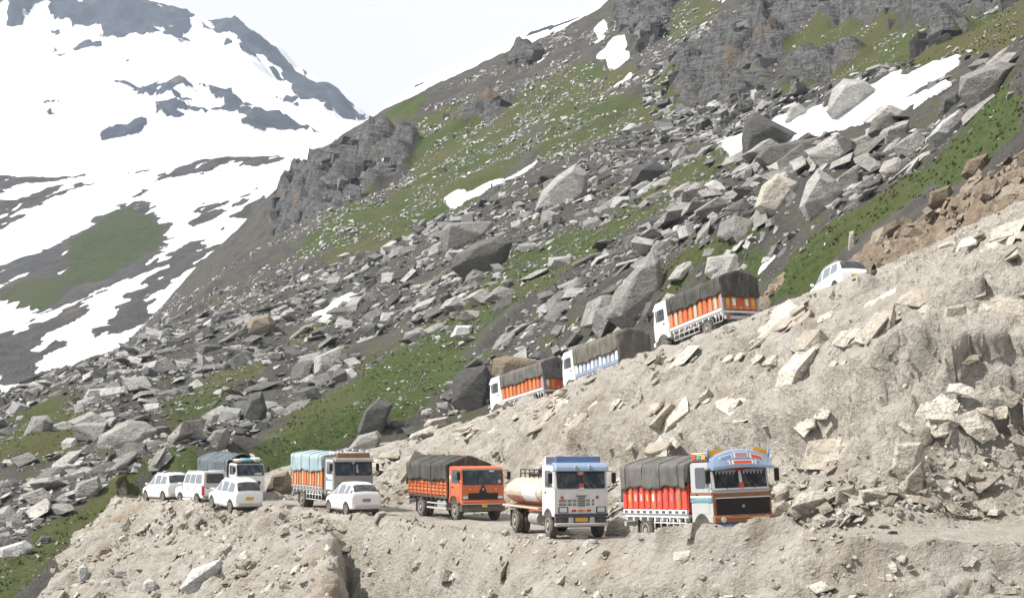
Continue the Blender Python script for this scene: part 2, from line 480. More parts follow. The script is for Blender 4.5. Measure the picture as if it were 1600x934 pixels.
def land(x, y, full=True):
    x = np.asarray(x, float); y = np.asarray(y, float)
    nat = hill_nat(x, y)
    dl, zl, wl, sl, tl = polyline(LOWER, x, y)
    du, zu, wu, su, tu = polyline(UPPER, x, y)
    if full:
        away = sstep(2, 22, np.minimum(dl, du))
        nat = nat + away * (2.2 * fbm(x / 38, y / 38, 3, 3) * sstep(20, 90, np.minimum(dl, du)) + 0.9 * fbm(x / 9, y / 9, 3, 5) + 0.35 * ridged(x / 4, y / 4, 2, 8))
    wl = wl + (0.35 * noise(x / 3.1, y / 3.1, 41) + 0.2 * noise(x / 1.1, y / 1.1, 42) if full else 0)
    wu = wu + (0.35 * noise(x / 3.3, y / 3.3, 43) + 0.2 * noise(x / 0.9, y / 0.9, 44) if full else 0)
    a = dl - wl; b = du - wu
    ap = np.maximum(a, 0); bp = np.maximum(b, 0)
    steep = 1.35 + 0.4 * sstep(14, 24, x)
    up = np.minimum(nat, np.minimum(zl + 1.0 * ap + 0.3, zu + steep * bp))
    up = np.maximum(up, np.minimum(zu, nat))
    f = ap / (ap + bp + 1e-6)
    cw = sstep(8, 22, x)                                        # towards the right the bank becomes a rock wall
    prof = np.interp(f, PROF_X, PROF_Y) * (1 - cw) + cw * np.interp(f, [0, .10, .30, .46, .62, .82, .93, 1.0], [0, .05, .20, .52, .72, .86, .95, 1.0])
    mid = zl + (zu - zl) * prof
    e_ = x + 0.109 * y + 0.35 * noise(x / 1.5, y / 1.5, 56)                # < 0 on the spur left of the gully
    spur = 1.5 * sstep(0.5, -0.3, e_) * sstep(-11, -5, e_)
    gully = 3.8 * sstep(-0.35, 0.6, e_) * sstep(8.0, 2.4, e_)
    ao = np.maximum(ap - spur, 0)
    fill = zl - 0.15 * sstep(0, 0.5, ap) - 0.62 * ao - 0.30 * np.minimum(ao, 1.2) - gully * sstep(0.0, 1.8, ap)
    out = np.maximum(nat, fill)
    inner = sl >= 0
    z = np.where(inner, np.where(su > 0, up, mid), out)
    z = np.where((b < 0) & inner, zu + 0.0 * b, z)
    onl = a < 0
    z = np.where(onl, np.where(np.isfinite(zl), zl, 0), z)
    crossfall = np.where(onl & (sl < 0), -0.05 * np.clip(dl - 1.0, 0, 4) * sstep(8, 14, x), 0)
    z = z + crossfall
    if full:
        rut = np.where(onl | ((b < 0) & inner), 0.05 * noise(x / 0.8, y / 0.8, 51) + 0.07 * noise(x / 2.5, y / 2.5, 52), 0)
        berm = 0.30 * np.exp(-((a - 0.1) / 0.55) ** 2) * (sl < 0) * (0.7 + 0.9 * noise(x / 1.7, y / 1.7, 53))
        bu = (0.10 + 0.45 * sstep(10, 7.5, x) * sstep(-4, -1, x)) * np.exp(-((b - 0.1) / 0.6) ** 2) * (su < 0) * inner * (0.7 + 0.9 * noise(x / 1.9, y / 1.9, 54))
        z = z + rut + np.maximum(berm, -0.1) + np.maximum(bu, -0.1)
        for c, hgt, r in MOUNDS:
            q = ((x - c[0]) ** 2 + (y - c[1]) ** 2) / r ** 2
            z = z + hgt * np.exp(-q) * (1 + 0.35 * noise(x / 0.7, y / 0.7, 55))
    cut = (inner & (su <= 0) & (a > 0) & (b > 0))
    dig = (~inner) & (a > 0) & (fill > nat - 0.15)
    browncut = inner & (su > 0) & (b > 0) & (zu + steep * bp < nat + 0.2) & (bp < 9) & (x > 15.0)
    return z, dict(a=a, b=b, cut=cut, dig=dig, brown=browncut, road=onl | ((b < 0) & inner & (a > 0)), f=f, onl=onl)

def land_z(x, y):
    return land(x, y, False)[0]

def survey_near(poly, step=14):
    return survey(land_z, poly, 40, 620, step)

GRASS = [(1.0, a) for a in [
    [(370, 722), (420, 690), (470, 640), (560, 590), (640, 562), (700, 560), (760, 560), (700, 612), (640, 640), (560, 680), (480, 720), (400, 742)],
    [(60, 850), (120, 790), (200, 748), (280, 718), (335, 722), (300, 745), (200, 780), (150, 830), (100, 852), (60, 870)],
    [(0, 880), (60, 850), (105, 850), (70, 890), (30, 934), (0, 934)],
    [(1190, 470), (1230, 420), (1280, 368), (1340, 328), (1400, 288), (1450, 250), (1520, 195), (1600, 115), (1600, 195), (1540, 245), (1480, 290), (1400, 335), (1330, 375), (1270, 410), (1240, 460), (1190, 492)],
    [(1195, 75), (1260, 30), (1350, 35), (1450, 40), (1590, 5), (1600, 75), (1500, 100), (1400, 110), (1330, 130), (1240, 152), (1220, 150), (1290, 100)],
    [(480, 245), (560, 203), (640, 158), (668, 150), (640, 192), (590, 200), (540, 225), (490, 255)],
    [(650, 192), (700, 160), (760, 150), (790, 180), (740, 200), (700, 215), (655, 245)],
    [(465, 392), (520, 340), (570, 298), (578, 310), (540, 352), (490, 402)],
    [(450, 530), (510, 498), (518, 515), (460, 552)],
    [(1040, 30), (1120, 5), (1115, 40), (1060, 60)],
    [(0, 690), (60, 640), (140, 650), (130, 690), (50, 725), (0, 735)]]]
GRASS += [(0.72, a) for a in [
    [(780, 400), (850, 370), (950, 330), (1040, 280), (1110, 245), (1135, 240), (1100, 292), (1000, 350), (900, 420), (820, 470), (760, 505), (700, 562), (650, 562), (700, 510)],
    [(830, 130), (900, 110), (1000, 100), (960, 150), (880, 190), (800, 212), (770, 190)],
    [(560, 560), (640, 520), (700, 500), (720, 520), (640, 570), (560, 600)],
    [(1000, 420), (1060, 400), (1150, 380), (1190, 420), (1190, 470), (1120, 440), (1040, 470)],
    [(700, 200), (760, 190), (830, 230), (780, 290), (700, 330), (640, 330), (640, 260)],
    [(560, 330), (640, 290), (700, 320), (640, 370), (560, 400), (500, 410)], [(850, 200), (960, 150), (1040, 170), (1000, 210), (900, 250), (840, 260)],
    [(1030, 120), (1080, 90), (1100, 140), (1060, 190), (1000, 190)], [(250, 640), (330, 600), (400, 560), (420, 580), (340, 640), (260, 690)]]]
SNOWN = [
    [(1112, 240), (1150, 222), (1230, 185), (1330, 155), (1380, 125), (1495, 103), (1505, 118), (1400, 150), (1485, 148), (1462, 172), (1380, 192), (1330, 207), (1250, 217), (1200, 230), (1160, 242)],
    [(935, 100), (965, 68), (985, 85), (960, 107)], [(958, 137), (985, 103), (994, 112), (975, 137)], [(926, 40), (943, 25), (952, 38), (935, 68)],
    [(690, 312), (700, 300), (735, 297), (760, 285), (800, 279), (845, 259), (840, 266), (795, 284), (765, 296), (730, 305), (715, 318)],
    [(488, 492), (530, 465), (556, 460), (552, 476), (500, 502)], [(1180, 425), (1200, 405), (1220, 410), (1195, 428)],
    [(840, 90), (850, 86), (846, 98), (834, 98)], [(1110, 5), (1140, 0), (1130, 12)]]
CLIFF = [
    [(962, 0), (1070, -10), (1040, 60), (1000, 78), (968, 50)],
    [(1110, 60), (1160, 20), (1225, 0), (1245, 35), (1212, 100), (1190, 160), (1130, 172), (1070, 165), (1040, 120)],
    [(438, 268), (500, 252), (560, 228), (600, 222), (650, 226), (640, 264), (600, 292), (560, 318), (500, 345), (440, 372), (428, 350)],
    [(790, 96), (830, 80), (848, 88), (800, 108)],
    [(1240, 0), (1400, -40), (1600, -40), (1600, 5), (1400, 32), (1250, 28)],
    [(700, 185), (790, 155), (790, 180), (720, 205)],
    [(1230, 130), (1340, 70), (1350, 85), (1290, 120), (1240, 150)], [(1440, 80), (1500, 30), (1520, 35), (1470, 90)]]
GRASS_W = [(w, survey_near(a)) for w, a in GRASS]
SNOW_W = [survey_near(a, 8) for a in SNOWN]
CLIFF_W = [survey_near(a) for a in CLIFF]
SCREE_W = [survey_near(a) for a in [
    [(-20, 640), (100, 590), (200, 530), (330, 470), (430, 425), (520, 402), (600, 395), (680, 335), (760, 330), (840, 290), (930, 240), (1040, 200), (1120, 235), (1100, 290), (1000, 330), (880, 395), (800, 470), (720, 540), (640, 560), (540, 590), (450, 650), (380, 700), (320, 722), (200, 745), (100, 800), (-20, 880)],
    [(560, 690), (640, 640), (720, 590), (760, 540), (880, 440), (1000, 350), (1110, 290), (1250, 265), (1400, 232), (1540, 190), (1500, 240), (1400, 288), (1330, 330), (1250, 380), (1195, 440), (1170, 440), (1010, 500), (880, 570), (760, 642), (600, 692)],
    [(1120, 260), (1200, 250), (1330, 215), (1480, 175), (1560, 110), (1590, 130), (1540, 195), (1400, 240), (1250, 275), (1120, 290)]]]

def blur(a, n):
    for _ in range(n):
        p = np.pad(a, 1, mode='edge')
        a = (p[:-2, 1:-1] + p[2:, 1:-1] + p[1:-1, :-2] + p[1:-1, 2:] + p[1:-1, 1:-1] * 2) / 6
    return a

HOLE = (-44.0, 44.0, 40.0, 130.0)
LAND_PARTS = ('hillside', 'dirt_road', 'cut_bank', 'embankment', 'snow_patch')

def build_land(x0, x1, y0, y1, cell, hole=None, fine=False):
    nx = int(round((x1 - x0) / cell)) + 1; ny = int(round((y1 - y0) / cell)) + 1
    X, Y = np.meshgrid(np.linspace(x0, x1, nx), np.linspace(y0, y1, ny))
    Z, k = land(X, Y)
    wx = X + 1.6 * fbm(X / 7, Y / 7, 3, 61) ; wy = Y + 2.2 * fbm(X / 7, Y / 7, 3, 62)
    free = ~(k['cut'] | k['dig'] | k['road'] | k['brown'])
    g = np.zeros(X.shape)
    for w, poly in GRASS_W:
        g = np.maximum(g, w * inside(poly, wx, wy))
    for poly in SCREE_W:
        g = np.maximum(g, 0.40 * inside(poly, wx, wy))
    g = np.maximum(g, 0.36 * (Y > 105))
    g = blur(g, max(2, int(1.2 / cell)))
    s = np.zeros(X.shape)
    wx2 = X + 0.9 * fbm(X / 4, Y / 4, 3, 63); wy2 = Y + 1.2 * fbm(X / 4, Y / 4, 3, 64)
    for poly in SNOW_W:
        s = np.maximum(s, inside(poly, wx2, wy2))
    s = blur(s * free, 2)
    c = np.zeros(X.shape)
    for poly in CLIFF_W:
        c = np.maximum(c, inside(poly, wx, wy))
    c = blur(c * free, 3)
    # ledges and blocks of the rock faces
    q = (Z + 2.5 * fbm(X / 15, Y / 15, 2, 71)) / 6.0
    fr = q - np.floor(q)
    Z = Z + c * 6.0 * (sstep(0.0, 0.28, fr) - fr) * 0.9
    if c.max() > 0.01:
        sc_ = np.nonzero(c.ravel() > 0.01)[0]
        x_, y_, z_ = X.ravel()[sc_], Y.ravel()[sc_], Z.ravel()[sc_]
        ct = -0.55 * x_ + 0.83 * y_; cs = 0.83 * x_ + 0.55 * y_
        e1, k1 = facets((ct + 1.5 * noise(x_ / 6, y_ / 6, 72)) / 6.5, (z_ + 0.5 * cs) / 11.0, 140)
        e2, k2 = facets(ct / 2.6, (z_ + 0.5 * cs) / 4.2, 150)
        zz_ = Z.ravel().copy(); zz_[sc_] += c.ravel()[sc_] * (3.2 * e1 + 1.3 * e2 - 1.6 * sstep(0.12, 0, k1)); Z = zz_.reshape(X.shape)
    Z = Z + 0.45 * sstep(0.3, 0.9, s)
    d = blur((k['cut'] | k['dig'] | k['road']).astype(float), 2)
    br = blur(k['brown'].astype(float), 2)
    for c_, r_ in BROWN_SPOTS:
        br = np.maximum(br, 0.55 * np.exp(-((X - c_[0]) ** 2 + (Y - c_[1]) ** 2) / r_ ** 2))
    # brown streaks of subsoil on the bank too
    V = np.stack([X, Y, Z], -1)
    hardg = np.zeros(X.shape)
    if fine:
        gx = np.gradient(Z, cell, axis=1); gy = np.gradient(Z, cell, axis=0)
        gx = blur(gx, 3); gy = blur(gy, 3)
        nl = np.sqrt(gx ** 2 + gy ** 2 + 1)
        N = np.stack([-gx / nl, -gy / nl, 1 / nl], -1)
        amt = blur((k['cut'] | k['dig'] | k['brown']).astype(float), 4)
        sel = np.nonzero(amt.ravel() > 0.01)[0]
        x_, y_, z_ = X.ravel()[sel], Y.ravel()[sel], Z.ravel()[sel]
        am = amt.ravel()[sel]; cutm = k['cut'].ravel()[sel].astype(float); ff_ = k['f'].ravel()[sel]
        td = -0.47 * x_ + 0.88 * y_; sd = 0.88 * x_ + 0.47 * y_
        wu_ = td + 0.5 * noise(td / 1.7, z_ / 1.7, 87); wv_ = z_ * 1.15 + 0.45 * sd + 0.10 * td + 0.4 * noise(td / 1.4, z_ / 1.2, 88)
        f1, c1 = facets(wu_ / 2.6, wv_ / 1.9, 110)
        f2, c2 = facets(wu_ / 0.95 + 7, wv_ / 0.75, 120)
        f3, c3 = facets(wu_ / 0.42 + 3, wv_ / 0.36, 130)
        hard = sstep(-0.18, 0.22, noise(td / 7, wv_ / 4.5, 59) + 0.5 * sstep(4, 18, x_) - 0.12) * (0.35 + 0.65 * cutm) * np.where(cutm > 0, sstep(0.12, 0.34, ff_), 1)
        gul = ridged(td / 3.4 + 0.25 * sd / 3.4, sd / 14, 3, 81)
        lump = fbm(td / 2.3, sd / 2.3 + z_ / 3, 4, 82)
        dp = (1 - hard) * (0.22 * gul + 0.30 * lump + 0.12 * f2 + 0.13 * f3 + 0.08 * noise(x_ / 0.4, y_ / 0.4, 86)) + hard * (0.55 * f1 + 0.26 * f2 + 0.10 * f3 - 0.16 * sstep(0.10, 0.0, c1) - 0.08 * sstep(0.10, 0.0, c2))
        run = ridged(td / 1.5 + 0.35 * noise(sd / 2.5, td / 3, 47), sd / 9, 2, 48)
        dp = dp - (1 - 0.6 * hard) * 0.28 * sstep(0.35, 0.9, run)
        lipf = 0.40 + 0.07 * noise(td / 6, 0 * td, 57) + 0.03 * noise(td / 1.3, 0 * td, 58)
        where = cutm * sstep(-2, 4, x_) * sstep(34, 24, x_) * sstep(-0.25, 0.15, noise(td / 5.5, 0 * td + 3.3, 59))
        dp = dp + where * (np.exp(-((ff_ - lipf - 0.05) / 0.045) ** 2) * 0.55 - np.exp(-((ff_ - lipf + 0.04) / 0.04) ** 2) * 0.85)
        disp = np.zeros(X.size); disp[sel] = am * dp
        disp = disp.reshape(X.shape)
        edge = np.minimum(np.abs(k['a']), np.abs(k['b']))
        disp = disp * sstep(0.0, 1.4, edge) - 0.25 * amt * sstep(0.0, 0.8, edge) * sstep(5, 1.5, edge) * k['cut']
        hardg = np.zeros(X.size); hardg[sel] = hard * am
        hardg = hardg.reshape(X.shape)
        tuft = 0.10 * fbm(X / 0.9, Y / 0.9, 2, 89) * free * sstep(0.3, 0.8, g)
        V = V + N * (disp + tuft)[..., None]
    idx = np.arange(nx * ny).reshape(ny, nx)
    F = np.stack([idx[:-1, :-1], idx[:-1, 1:], idx[1:, 1:], idx[1:, :-1]], -1).reshape(-1, 4)
    ctr = lambda a: (a[:-1, :-1] + a[:-1, 1:] + a[1:, 1:] + a[1:, :-1]).ravel() / 4
    cx, cy = ctr(X), ctr(Y)
    cls = np.zeros(len(F), int)
    cls[ctr(k['cut'].astype(float)) > .5] = 2
    cls[ctr(k['brown'].astype(float)) > .5] = 2
    cls[ctr(k['dig'].astype(float)) > .5] = 3
    cls[ctr(k['road'].astype(float)) > .5] = 1
    cls[ctr(s) > .5] = 4
    keep = np.ones(len(F), bool)
    if hole:
        keep = ~((cx > hole[0] + 1) & (cx < hole[1] - 1) & (cy > hole[2] + 1) & (cy < hole[3] - 1))
    vv = V.reshape(-1, 3)
    A = dict(hard=hardg.ravel(), grass=g.ravel(), dirt=d.ravel(), snow=s.ravel(), brown=br.ravel(), cliff=c.ravel())
    res = {}
    for ci, nm in enumerate(LAND_PARTS):
        ff = F[keep & (cls == ci)]
        if len(ff):
            res[nm] = (vv, ff, A)
    return res

def join_parts(name, pieces, mat):
    vs_, fs_, at_, off = [], [], {}, 0
    for vv, ff, A in pieces:
        u, inv = np.unique(ff, return_inverse=True)
        vs_.append(vv[u]); fs_.append(inv.reshape(ff.shape) + off); off += len(u)
        for k, a in A.items():
            at_.setdefault(k, []).append(a[u])
    o = add_mesh(name, np.concatenate(vs_), np.concatenate(fs_), mat, None, True, {k: np.concatenate(a) for k, a in at_.items()})
    o['kind'] = 'structure'
    return o

_near = build_land(-44, 44, 40, 130, 0.17, None, True)
_wide = build_land(-124, 196, -20, 560, 1.0, HOLE)
for nm in LAND_PARTS:
    pcs = [d[nm] for d in (_near, _wide) if nm in d]
    if pcs:
        join_parts(nm, pcs, M_GROUND)

# ------------------------------------------------------------------ valley side with snow fields, far mountain, snow crest
def far_land(hf, x0, x1, y0, y1, cell, name, rockpolys, grasspolys, D0, D1, rel, warp, rocky=1.0, streak=0.62):
    nx = int((x1 - x0) / cell) + 1; ny = int((y1 - y0) / cell) + 1
    X, Y = np.meshgrid(np.linspace(x0, x1, nx), np.linspace(y0, y1, ny))
    Z = hf(X, Y)
    wx = X + warp * fbm(X / (warp * 3), Y / (warp * 3), 4, 91, 0.6); wy = Y + 1.5 * warp * fbm(X / (warp * 3), Y / (warp * 3), 4, 92, 0.6)
    wx = wx + 0.5 * warp * fbm(X / (warp * 0.7), Y / (warp * 0.7), 3, 101); wy = wy + 0.8 * warp * fbm(X / (warp * 0.7), Y / (warp * 0.7), 3, 102)
    r = np.zeros(X.shape); g = np.zeros(X.shape)
    for w, poly in rockpolys:
        r = np.maximum(r, w * inside(survey(hf, poly, D0, D1, 6), wx, wy))
    for poly in grasspolys:
        g = np.maximum(g, inside(survey(hf, poly, D0, D1, 10), wx, wy))
    gx_ = np.gradient(Z, axis=1).mean(); gy_ = np.gradient(Z, axis=0).mean(); gl_ = math.hypot(gx_, gy_)
    al = (X * gx_ + Y * gy_) / gl_; ac = (-X * gy_ + Y * gx_) / gl_
    stk = noise(ac / (warp * 1.6), al / (warp * 9), 103) + 0.6 * noise(ac / (warp * 0.6), al / (warp * 3), 104)
    r = r * (1 - (stk > streak) * (g < 0.5))
    spk = ridged(X / (warp * 1.5), Y / (warp * 1.5), 4, 93)
    r = np.maximum(r, (spk > 0.80) & (noise(X / (warp * 14), Y / (warp * 14), 94) > 0.25))
    Z = Z + rel * fbm(X / 120, Y / 120, 3, 95) + rel * 0.5 * r * ridged(X / (warp * 2), Y / (warp * 2), 4, 96) + 0.12 * rel * fbm(X / 25, Y / 25, 3, 97) + 0.35 * rel * fbm(X / 60, Y / 80, 2, 100)
    r = blur(r, 1); g = blur(g, 3)
    idx = np.arange(nx * ny).reshape(ny, nx)
    F = np.stack([idx[:-1, :-1], idx[:-1, 1:], idx[1:, 1:], idx[1:, :-1]], -1).reshape(-1, 4)
    z0 = np.zeros(nx * ny)
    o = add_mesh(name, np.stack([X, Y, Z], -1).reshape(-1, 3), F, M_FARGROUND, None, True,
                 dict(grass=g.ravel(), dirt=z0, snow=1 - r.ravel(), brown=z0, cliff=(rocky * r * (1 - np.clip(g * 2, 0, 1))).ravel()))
    o['kind'] = 'structure'
    return o

FAR_ROCK = [(1.0, a) for a in [
    [(-60, -60), (60, -40), (120, -20), (120, 0), (215, -5), (245, 3), (287, 22), (302, 38), (290, 68), (250, 68), (215, 62), (190, 52), (150, 47), (125, 30), (110, 32), (82, 42), (78, 15), (60, 5), (52, 30), (20, 25), (0, 14), (-60, 0)],
    [(318, 42), (340, 30), (372, 45), (395, 62), (418, 80), (426, 92), (410, 100), (380, 98), (362, 82), (365, 62), (350, 57), (325, 58)],
    [(400, 60), (440, 92), (500, 136), (575, 182), (575, 192), (545, 187), (510, 182), (490, 162), (470, 146), (450, 127), (430, 106)],
    [(188, 140), (205, 134), (260, 149), (300, 161), (340, 167), (415, 186), (395, 188), (300, 167), (250, 160), (215, 151)],
    [(233, 182), (250, 171), (292, 175), (285, 196), (265, 197)],
    [(313, 178), (345, 171), (400, 184), (495, 201), (517, 220), (490, 230), (470, 212), (430, 207), (390, 201), (365, 191)],
    [(138, 222), (160, 202), (200, 196), (217, 204), (224, 219), (205, 223), (200, 209), (170, 213), (150, 227)],
    [(322, 144), (370, 159), (417, 186), (405, 189), (360, 171), (325, 151)], [(423, 149), (460, 159), (467, 171), (445, 166)],
    [(115, 62), (150, 60), (155, 75), (130, 78)], [(85, 65), (105, 68), (108, 88), (88, 85)], [(40, 175), (95, 180), (92, 190), (50, 188)], [(192, 62), (205, 60), (208, 70), (195, 72)],
    [(215, 68), (242, 68), (240, 74), (218, 73)], [(290, 72), (305, 75), (304, 84), (294, 82)]]]
MID_ROCK = [(1.0, a) for a in [
    [(233, 287), (270, 265), (330, 249), (400, 245), (450, 248), (400, 259), (330, 269), (270, 281)],
    [(-60, 262), (0, 264), (50, 270), (140, 275), (80, 281), (20, 291), (0, 300), (-60, 320)],
    [(20, 312), (80, 291), (155, 288), (110, 302), (60, 322), (10, 362), (-40, 380), (-40, 320)], [(185, 270), (235, 265), (238, 268), (190, 273)],
    [(-40, 425), (0, 420), (90, 385), (150, 350), (195, 325), (218, 308), (242, 345), (265, 355), (257, 390), (240, 422), (195, 452), (150, 457), (130, 490), (95, 540), (60, 562), (-40, 600), (-40, 540), (40, 520), (62, 490), (30, 480), (-40, 475)],
    [(300, 362), (345, 385), (385, 383), (432, 374), (400, 402), (350, 422), (300, 422), (262, 452), (222, 497), (180, 527), (135, 552), (165, 520), (200, 470), (235, 440), (268, 400)],
    [(308, 332), (320, 315), (345, 322), (340, 340), (315, 357)], [(360, 330), (375, 312), (405, 296), (428, 312), (400, 330), (375, 335)], [(208, 312), (215, 300), (232, 300), (228, 314)],
    [(0, 590), (60, 550), (100, 545), (60, 575), (20, 600)]]]
MID_GRASS = [[(0, 470), (60, 440), (110, 440), (80, 480), (20, 500)], [(100, 440), (110, 385), (160, 350), (200, 335), (240, 350), (258, 365), (240, 395), (200, 420), (150, 445)]]
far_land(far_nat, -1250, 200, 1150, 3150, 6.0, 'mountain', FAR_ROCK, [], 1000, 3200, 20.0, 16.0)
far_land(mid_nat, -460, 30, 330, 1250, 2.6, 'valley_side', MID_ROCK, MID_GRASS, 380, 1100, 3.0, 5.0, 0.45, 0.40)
CREST = [(560, 205), (620, 150), (660, 126), (720, 100), (830, 50), (900, 26), (935, 10), (970, -8), (1040, -40)]
CP = []
for a_, b_ in CREST:
    CP += [P(a_, b_, 620), P(a_, b_ + 60, 560), P(a_, b_ + 40, 720)]
crest_nat = Spline2D(CP, 0.0003).lattice(-90, 110, 540, 730, 4)
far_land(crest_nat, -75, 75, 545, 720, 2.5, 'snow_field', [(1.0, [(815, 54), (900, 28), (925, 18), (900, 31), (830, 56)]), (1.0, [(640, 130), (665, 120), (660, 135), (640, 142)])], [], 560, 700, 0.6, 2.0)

# ------------------------------------------------------------------ rocks
def rock_material(name, lo, hi, tint_attr, warm=0.35):
    k = NT(name)
    if tint_attr:
        rnd = k.attr('tint')
        p = k.pos()
    else:
        rnd = k.n('ShaderNodeObjectInfo').outputs['Random']
        p = k.pos(1.0)
    n1 = k.noise(p, 1.1, 6, 0.65)
    n2 = k.noise(k.pos((1.1, 1.1, 2.0), obj=not tint_attr), 1.2, 6, 0.65, 0.5)
    n3 = k.noise(p, 7.0, 4, 0.6)
    base = k.mix(rnd, lo, hi)
    v = k.map(n2, 0.3, 0.7, 0.72, 1.22)
    col = k.mix(1.0, base, k.n('ShaderNodeCombineColor').outputs[0], 'MULTIPLY') if False else base
    mul = k.n('ShaderNodeVectorMath', operation='SCALE')
    k.set(mul.inputs[0], col); k.set(mul.inputs['Scale'], v)
    col = mul.outputs[0]
    col = k.mix(k.map(n1, 0.52, 0.72, 0, warm), col, (0.22, 0.185, 0.13))
    col = k.mix(k.map(n3, 0.58, 0.72, 0, 0.6), col, (0.06, 0.062, 0.05))
    ck = k.noise(k.pos((1.0, 1.0, 2.5), obj=not tint_attr), 1.3, 4, 0.6, 1.2)
    col = k.mix(k.map(k.math('ABSOLUTE', k.math('SUBTRACT', ck, 0.5)), 0.02, 0.0, 0, 0.65), col, (0.035, 0.034, 0.03))
    h = k.math('ADD', k.math('MULTIPLY', n2, 0.8), k.math('ADD', k.math('MULTIPLY', n3, 0.35), k.math('MULTIPLY', n1, 0.6)))
    return k.done(col, 0.88, k.bump(h, 0.9, 0.35), 0.2)

M_ROCK = rock_material('grey_rock', (0.12, 0.118, 0.11), (0.42, 0.41, 0.39), False)
M_ROCK_T = rock_material('grey_rock_loose', (0.07, 0.071, 0.07), (0.48, 0.475, 0.465), True)
M_PALE_T = rock_material('pale_stone_loose', (0.26, 0.255, 0.25), (0.66, 0.66, 0.65), True, 0.15)
M_CLIFF_T = rock_material('cliff_rock', (0.03, 0.032, 0.036), (0.21, 0.21, 0.205), True, 0.25)
M_TAN = rock_material('dusty_tan_rock', (0.34, 0.30, 0.25), (0.50, 0.47, 0.41), False, 0.5)
M_TAN_T = rock_material('dusty_tan_rock_loose', (0.27, 0.24, 0.198), (0.54, 0.515, 0.465), True, 0.25)
M_LEDGE_T = rock_material('pale_ledge_rock', (0.40, 0.36, 0.30), (0.60, 0.57, 0.51), True, 0.3)
M_BROWN_T = rock_material('brown_rock_loose', (0.15, 0.12, 0.09), (0.36, 0.31, 0.25), True, 0.5)
M_BROWN = rock_material('brown_rock', (0.18, 0.145, 0.105), (0.29, 0.245, 0.19), False, 0.5)
M_DARK = rock_material('dark_rock', (0.075, 0.075, 0.076), (0.12, 0.12, 0.118), False)
M_WHITE = rock_material('white_rock', (0.45, 0.45, 0.45), (0.62, 0.62, 0.61), False, 0.1)

def hull_bm(pts, bevel=0.0, dissolve=9):
    bm = bmesh.new()
    for p in pts:
        bm.verts.new(tuple(float(c) for c in p))
    r = bmesh.ops.convex_hull(bm, input=bm.verts)
    junk = [e for e in r['geom_interior'] if isinstance(e, bmesh.types.BMVert)]
    if junk:
        bmesh.ops.delete(bm, geom=junk, context='VERTS')
    bmesh.ops.dissolve_limit(bm, angle_limit=R(dissolve), verts=bm.verts, edges=bm.edges)
    if bevel:
        bmesh.ops.bevel(bm, geom=list(bm.edges), offset=bevel, segments=1, affect='EDGES', profile=0.6)
    bmesh.ops.triangulate(bm, faces=bm.faces)
    bmesh.ops.recalc_face_normals(bm, faces=bm.faces)
    return bm

def rock_points(r, flat):
    """corners of a split block: a sheared box with chips knocked off"""
    n = r.integers(12, 20)
    pts = []
    for sx in (-1, 1):
        for sy in (-1, 1):
            for sz in (-1, 1):
                k = r.uniform(0.55, 1.0, 3)
                pts.append((0.5 * sx * k[0], 0.5 * sy * k[1], 0.5 * sz * (0.75 + 0.25 * k[2])))
    for _ in range(n - 6):
        v = r.normal(size=3); v /= np.linalg.norm(v)
        pts.append(v * r.uniform(0.42, 0.60))
    p = np.array(pts)
    p[:, 0] += r.uniform(-0.5, 0.5) * p[:, 2]
    p[:, 1] += r.uniform(-0.4, 0.4) * p[:, 2]
    p *= np.array([1.0, r.uniform(0.5, 0.9), flat])
    return p

rr = np.random.default_rng(5)
PROTO = []       # detailed prototypes for boulders shown singly
LOWPROTO = []    # plain ones for the loose mass
for i in range(36):
    flat = [0.14, 0.20, 0.32, 0.55][i % 4] * rr.uniform(0.8, 1.2)
    pts = rock_points(rr, flat)
    bm = hull_bm(pts, 0.018)
    me = bpy.data.meshes.new('boulder'); bm.to_mesh(me); bm.free()
    me.materials.append(M_ROCK); PROTO.append(me)
    bm = hull_bm(pts, 0, 14)
    bm.verts.ensure_lookup_table()
    vv = np.array([v.co[:] for v in bm.verts]); ff = np.array([[v.index for v in f.verts] for f in bm.faces])
    bm.free()
    LOWPROTO.append((vv, ff))
CHIP = []
for i in range(10):
    bm = hull_bm(rr.uniform(-0.5, 0.5, (6, 3)) * np.array([1, 0.8, 0.5]), 0, 5)
    bm.verts.ensure_lookup_table()
    CHIP.append((np.array([v.co[:] for v in bm.verts]), np.array([[v.index for v in f.verts] for f in bm.faces])))
    bm.free()

def slope_n(x, y, e=0.8):
    gx = (land_z(x + e, y) - land_z(x - e, y)) / (2 * e); gy = (land_z(x, y + e) - land_z(x, y - e)) / (2 * e)
    n = np.stack([-gx, -gy, np.ones_like(gx)], -1)
    return n / np.linalg.norm(n, axis=-1, keepdims=True)

def basis(n, yaw, tilt, tiltdir):
    """columns x, y, z of each rock: z near the slope normal, tipped a little"""
    n = n + np.stack([np.sin(tilt) * np.cos(tiltdir), np.sin(tilt) * np.sin(tiltdir), 0 * tilt], -1)
    n /= np.linalg.norm(n, axis=-1, keepdims=True)
    x = np.stack([np.cos(yaw), np.sin(yaw), 0 * yaw], -1)
    x = x - n * (x * n).sum(-1, keepdims=True)
    x /= np.linalg.norm(x, axis=-1, keepdims=True)
    y = np.cross(n, x)
    return np.stack([x, y, n], -1)

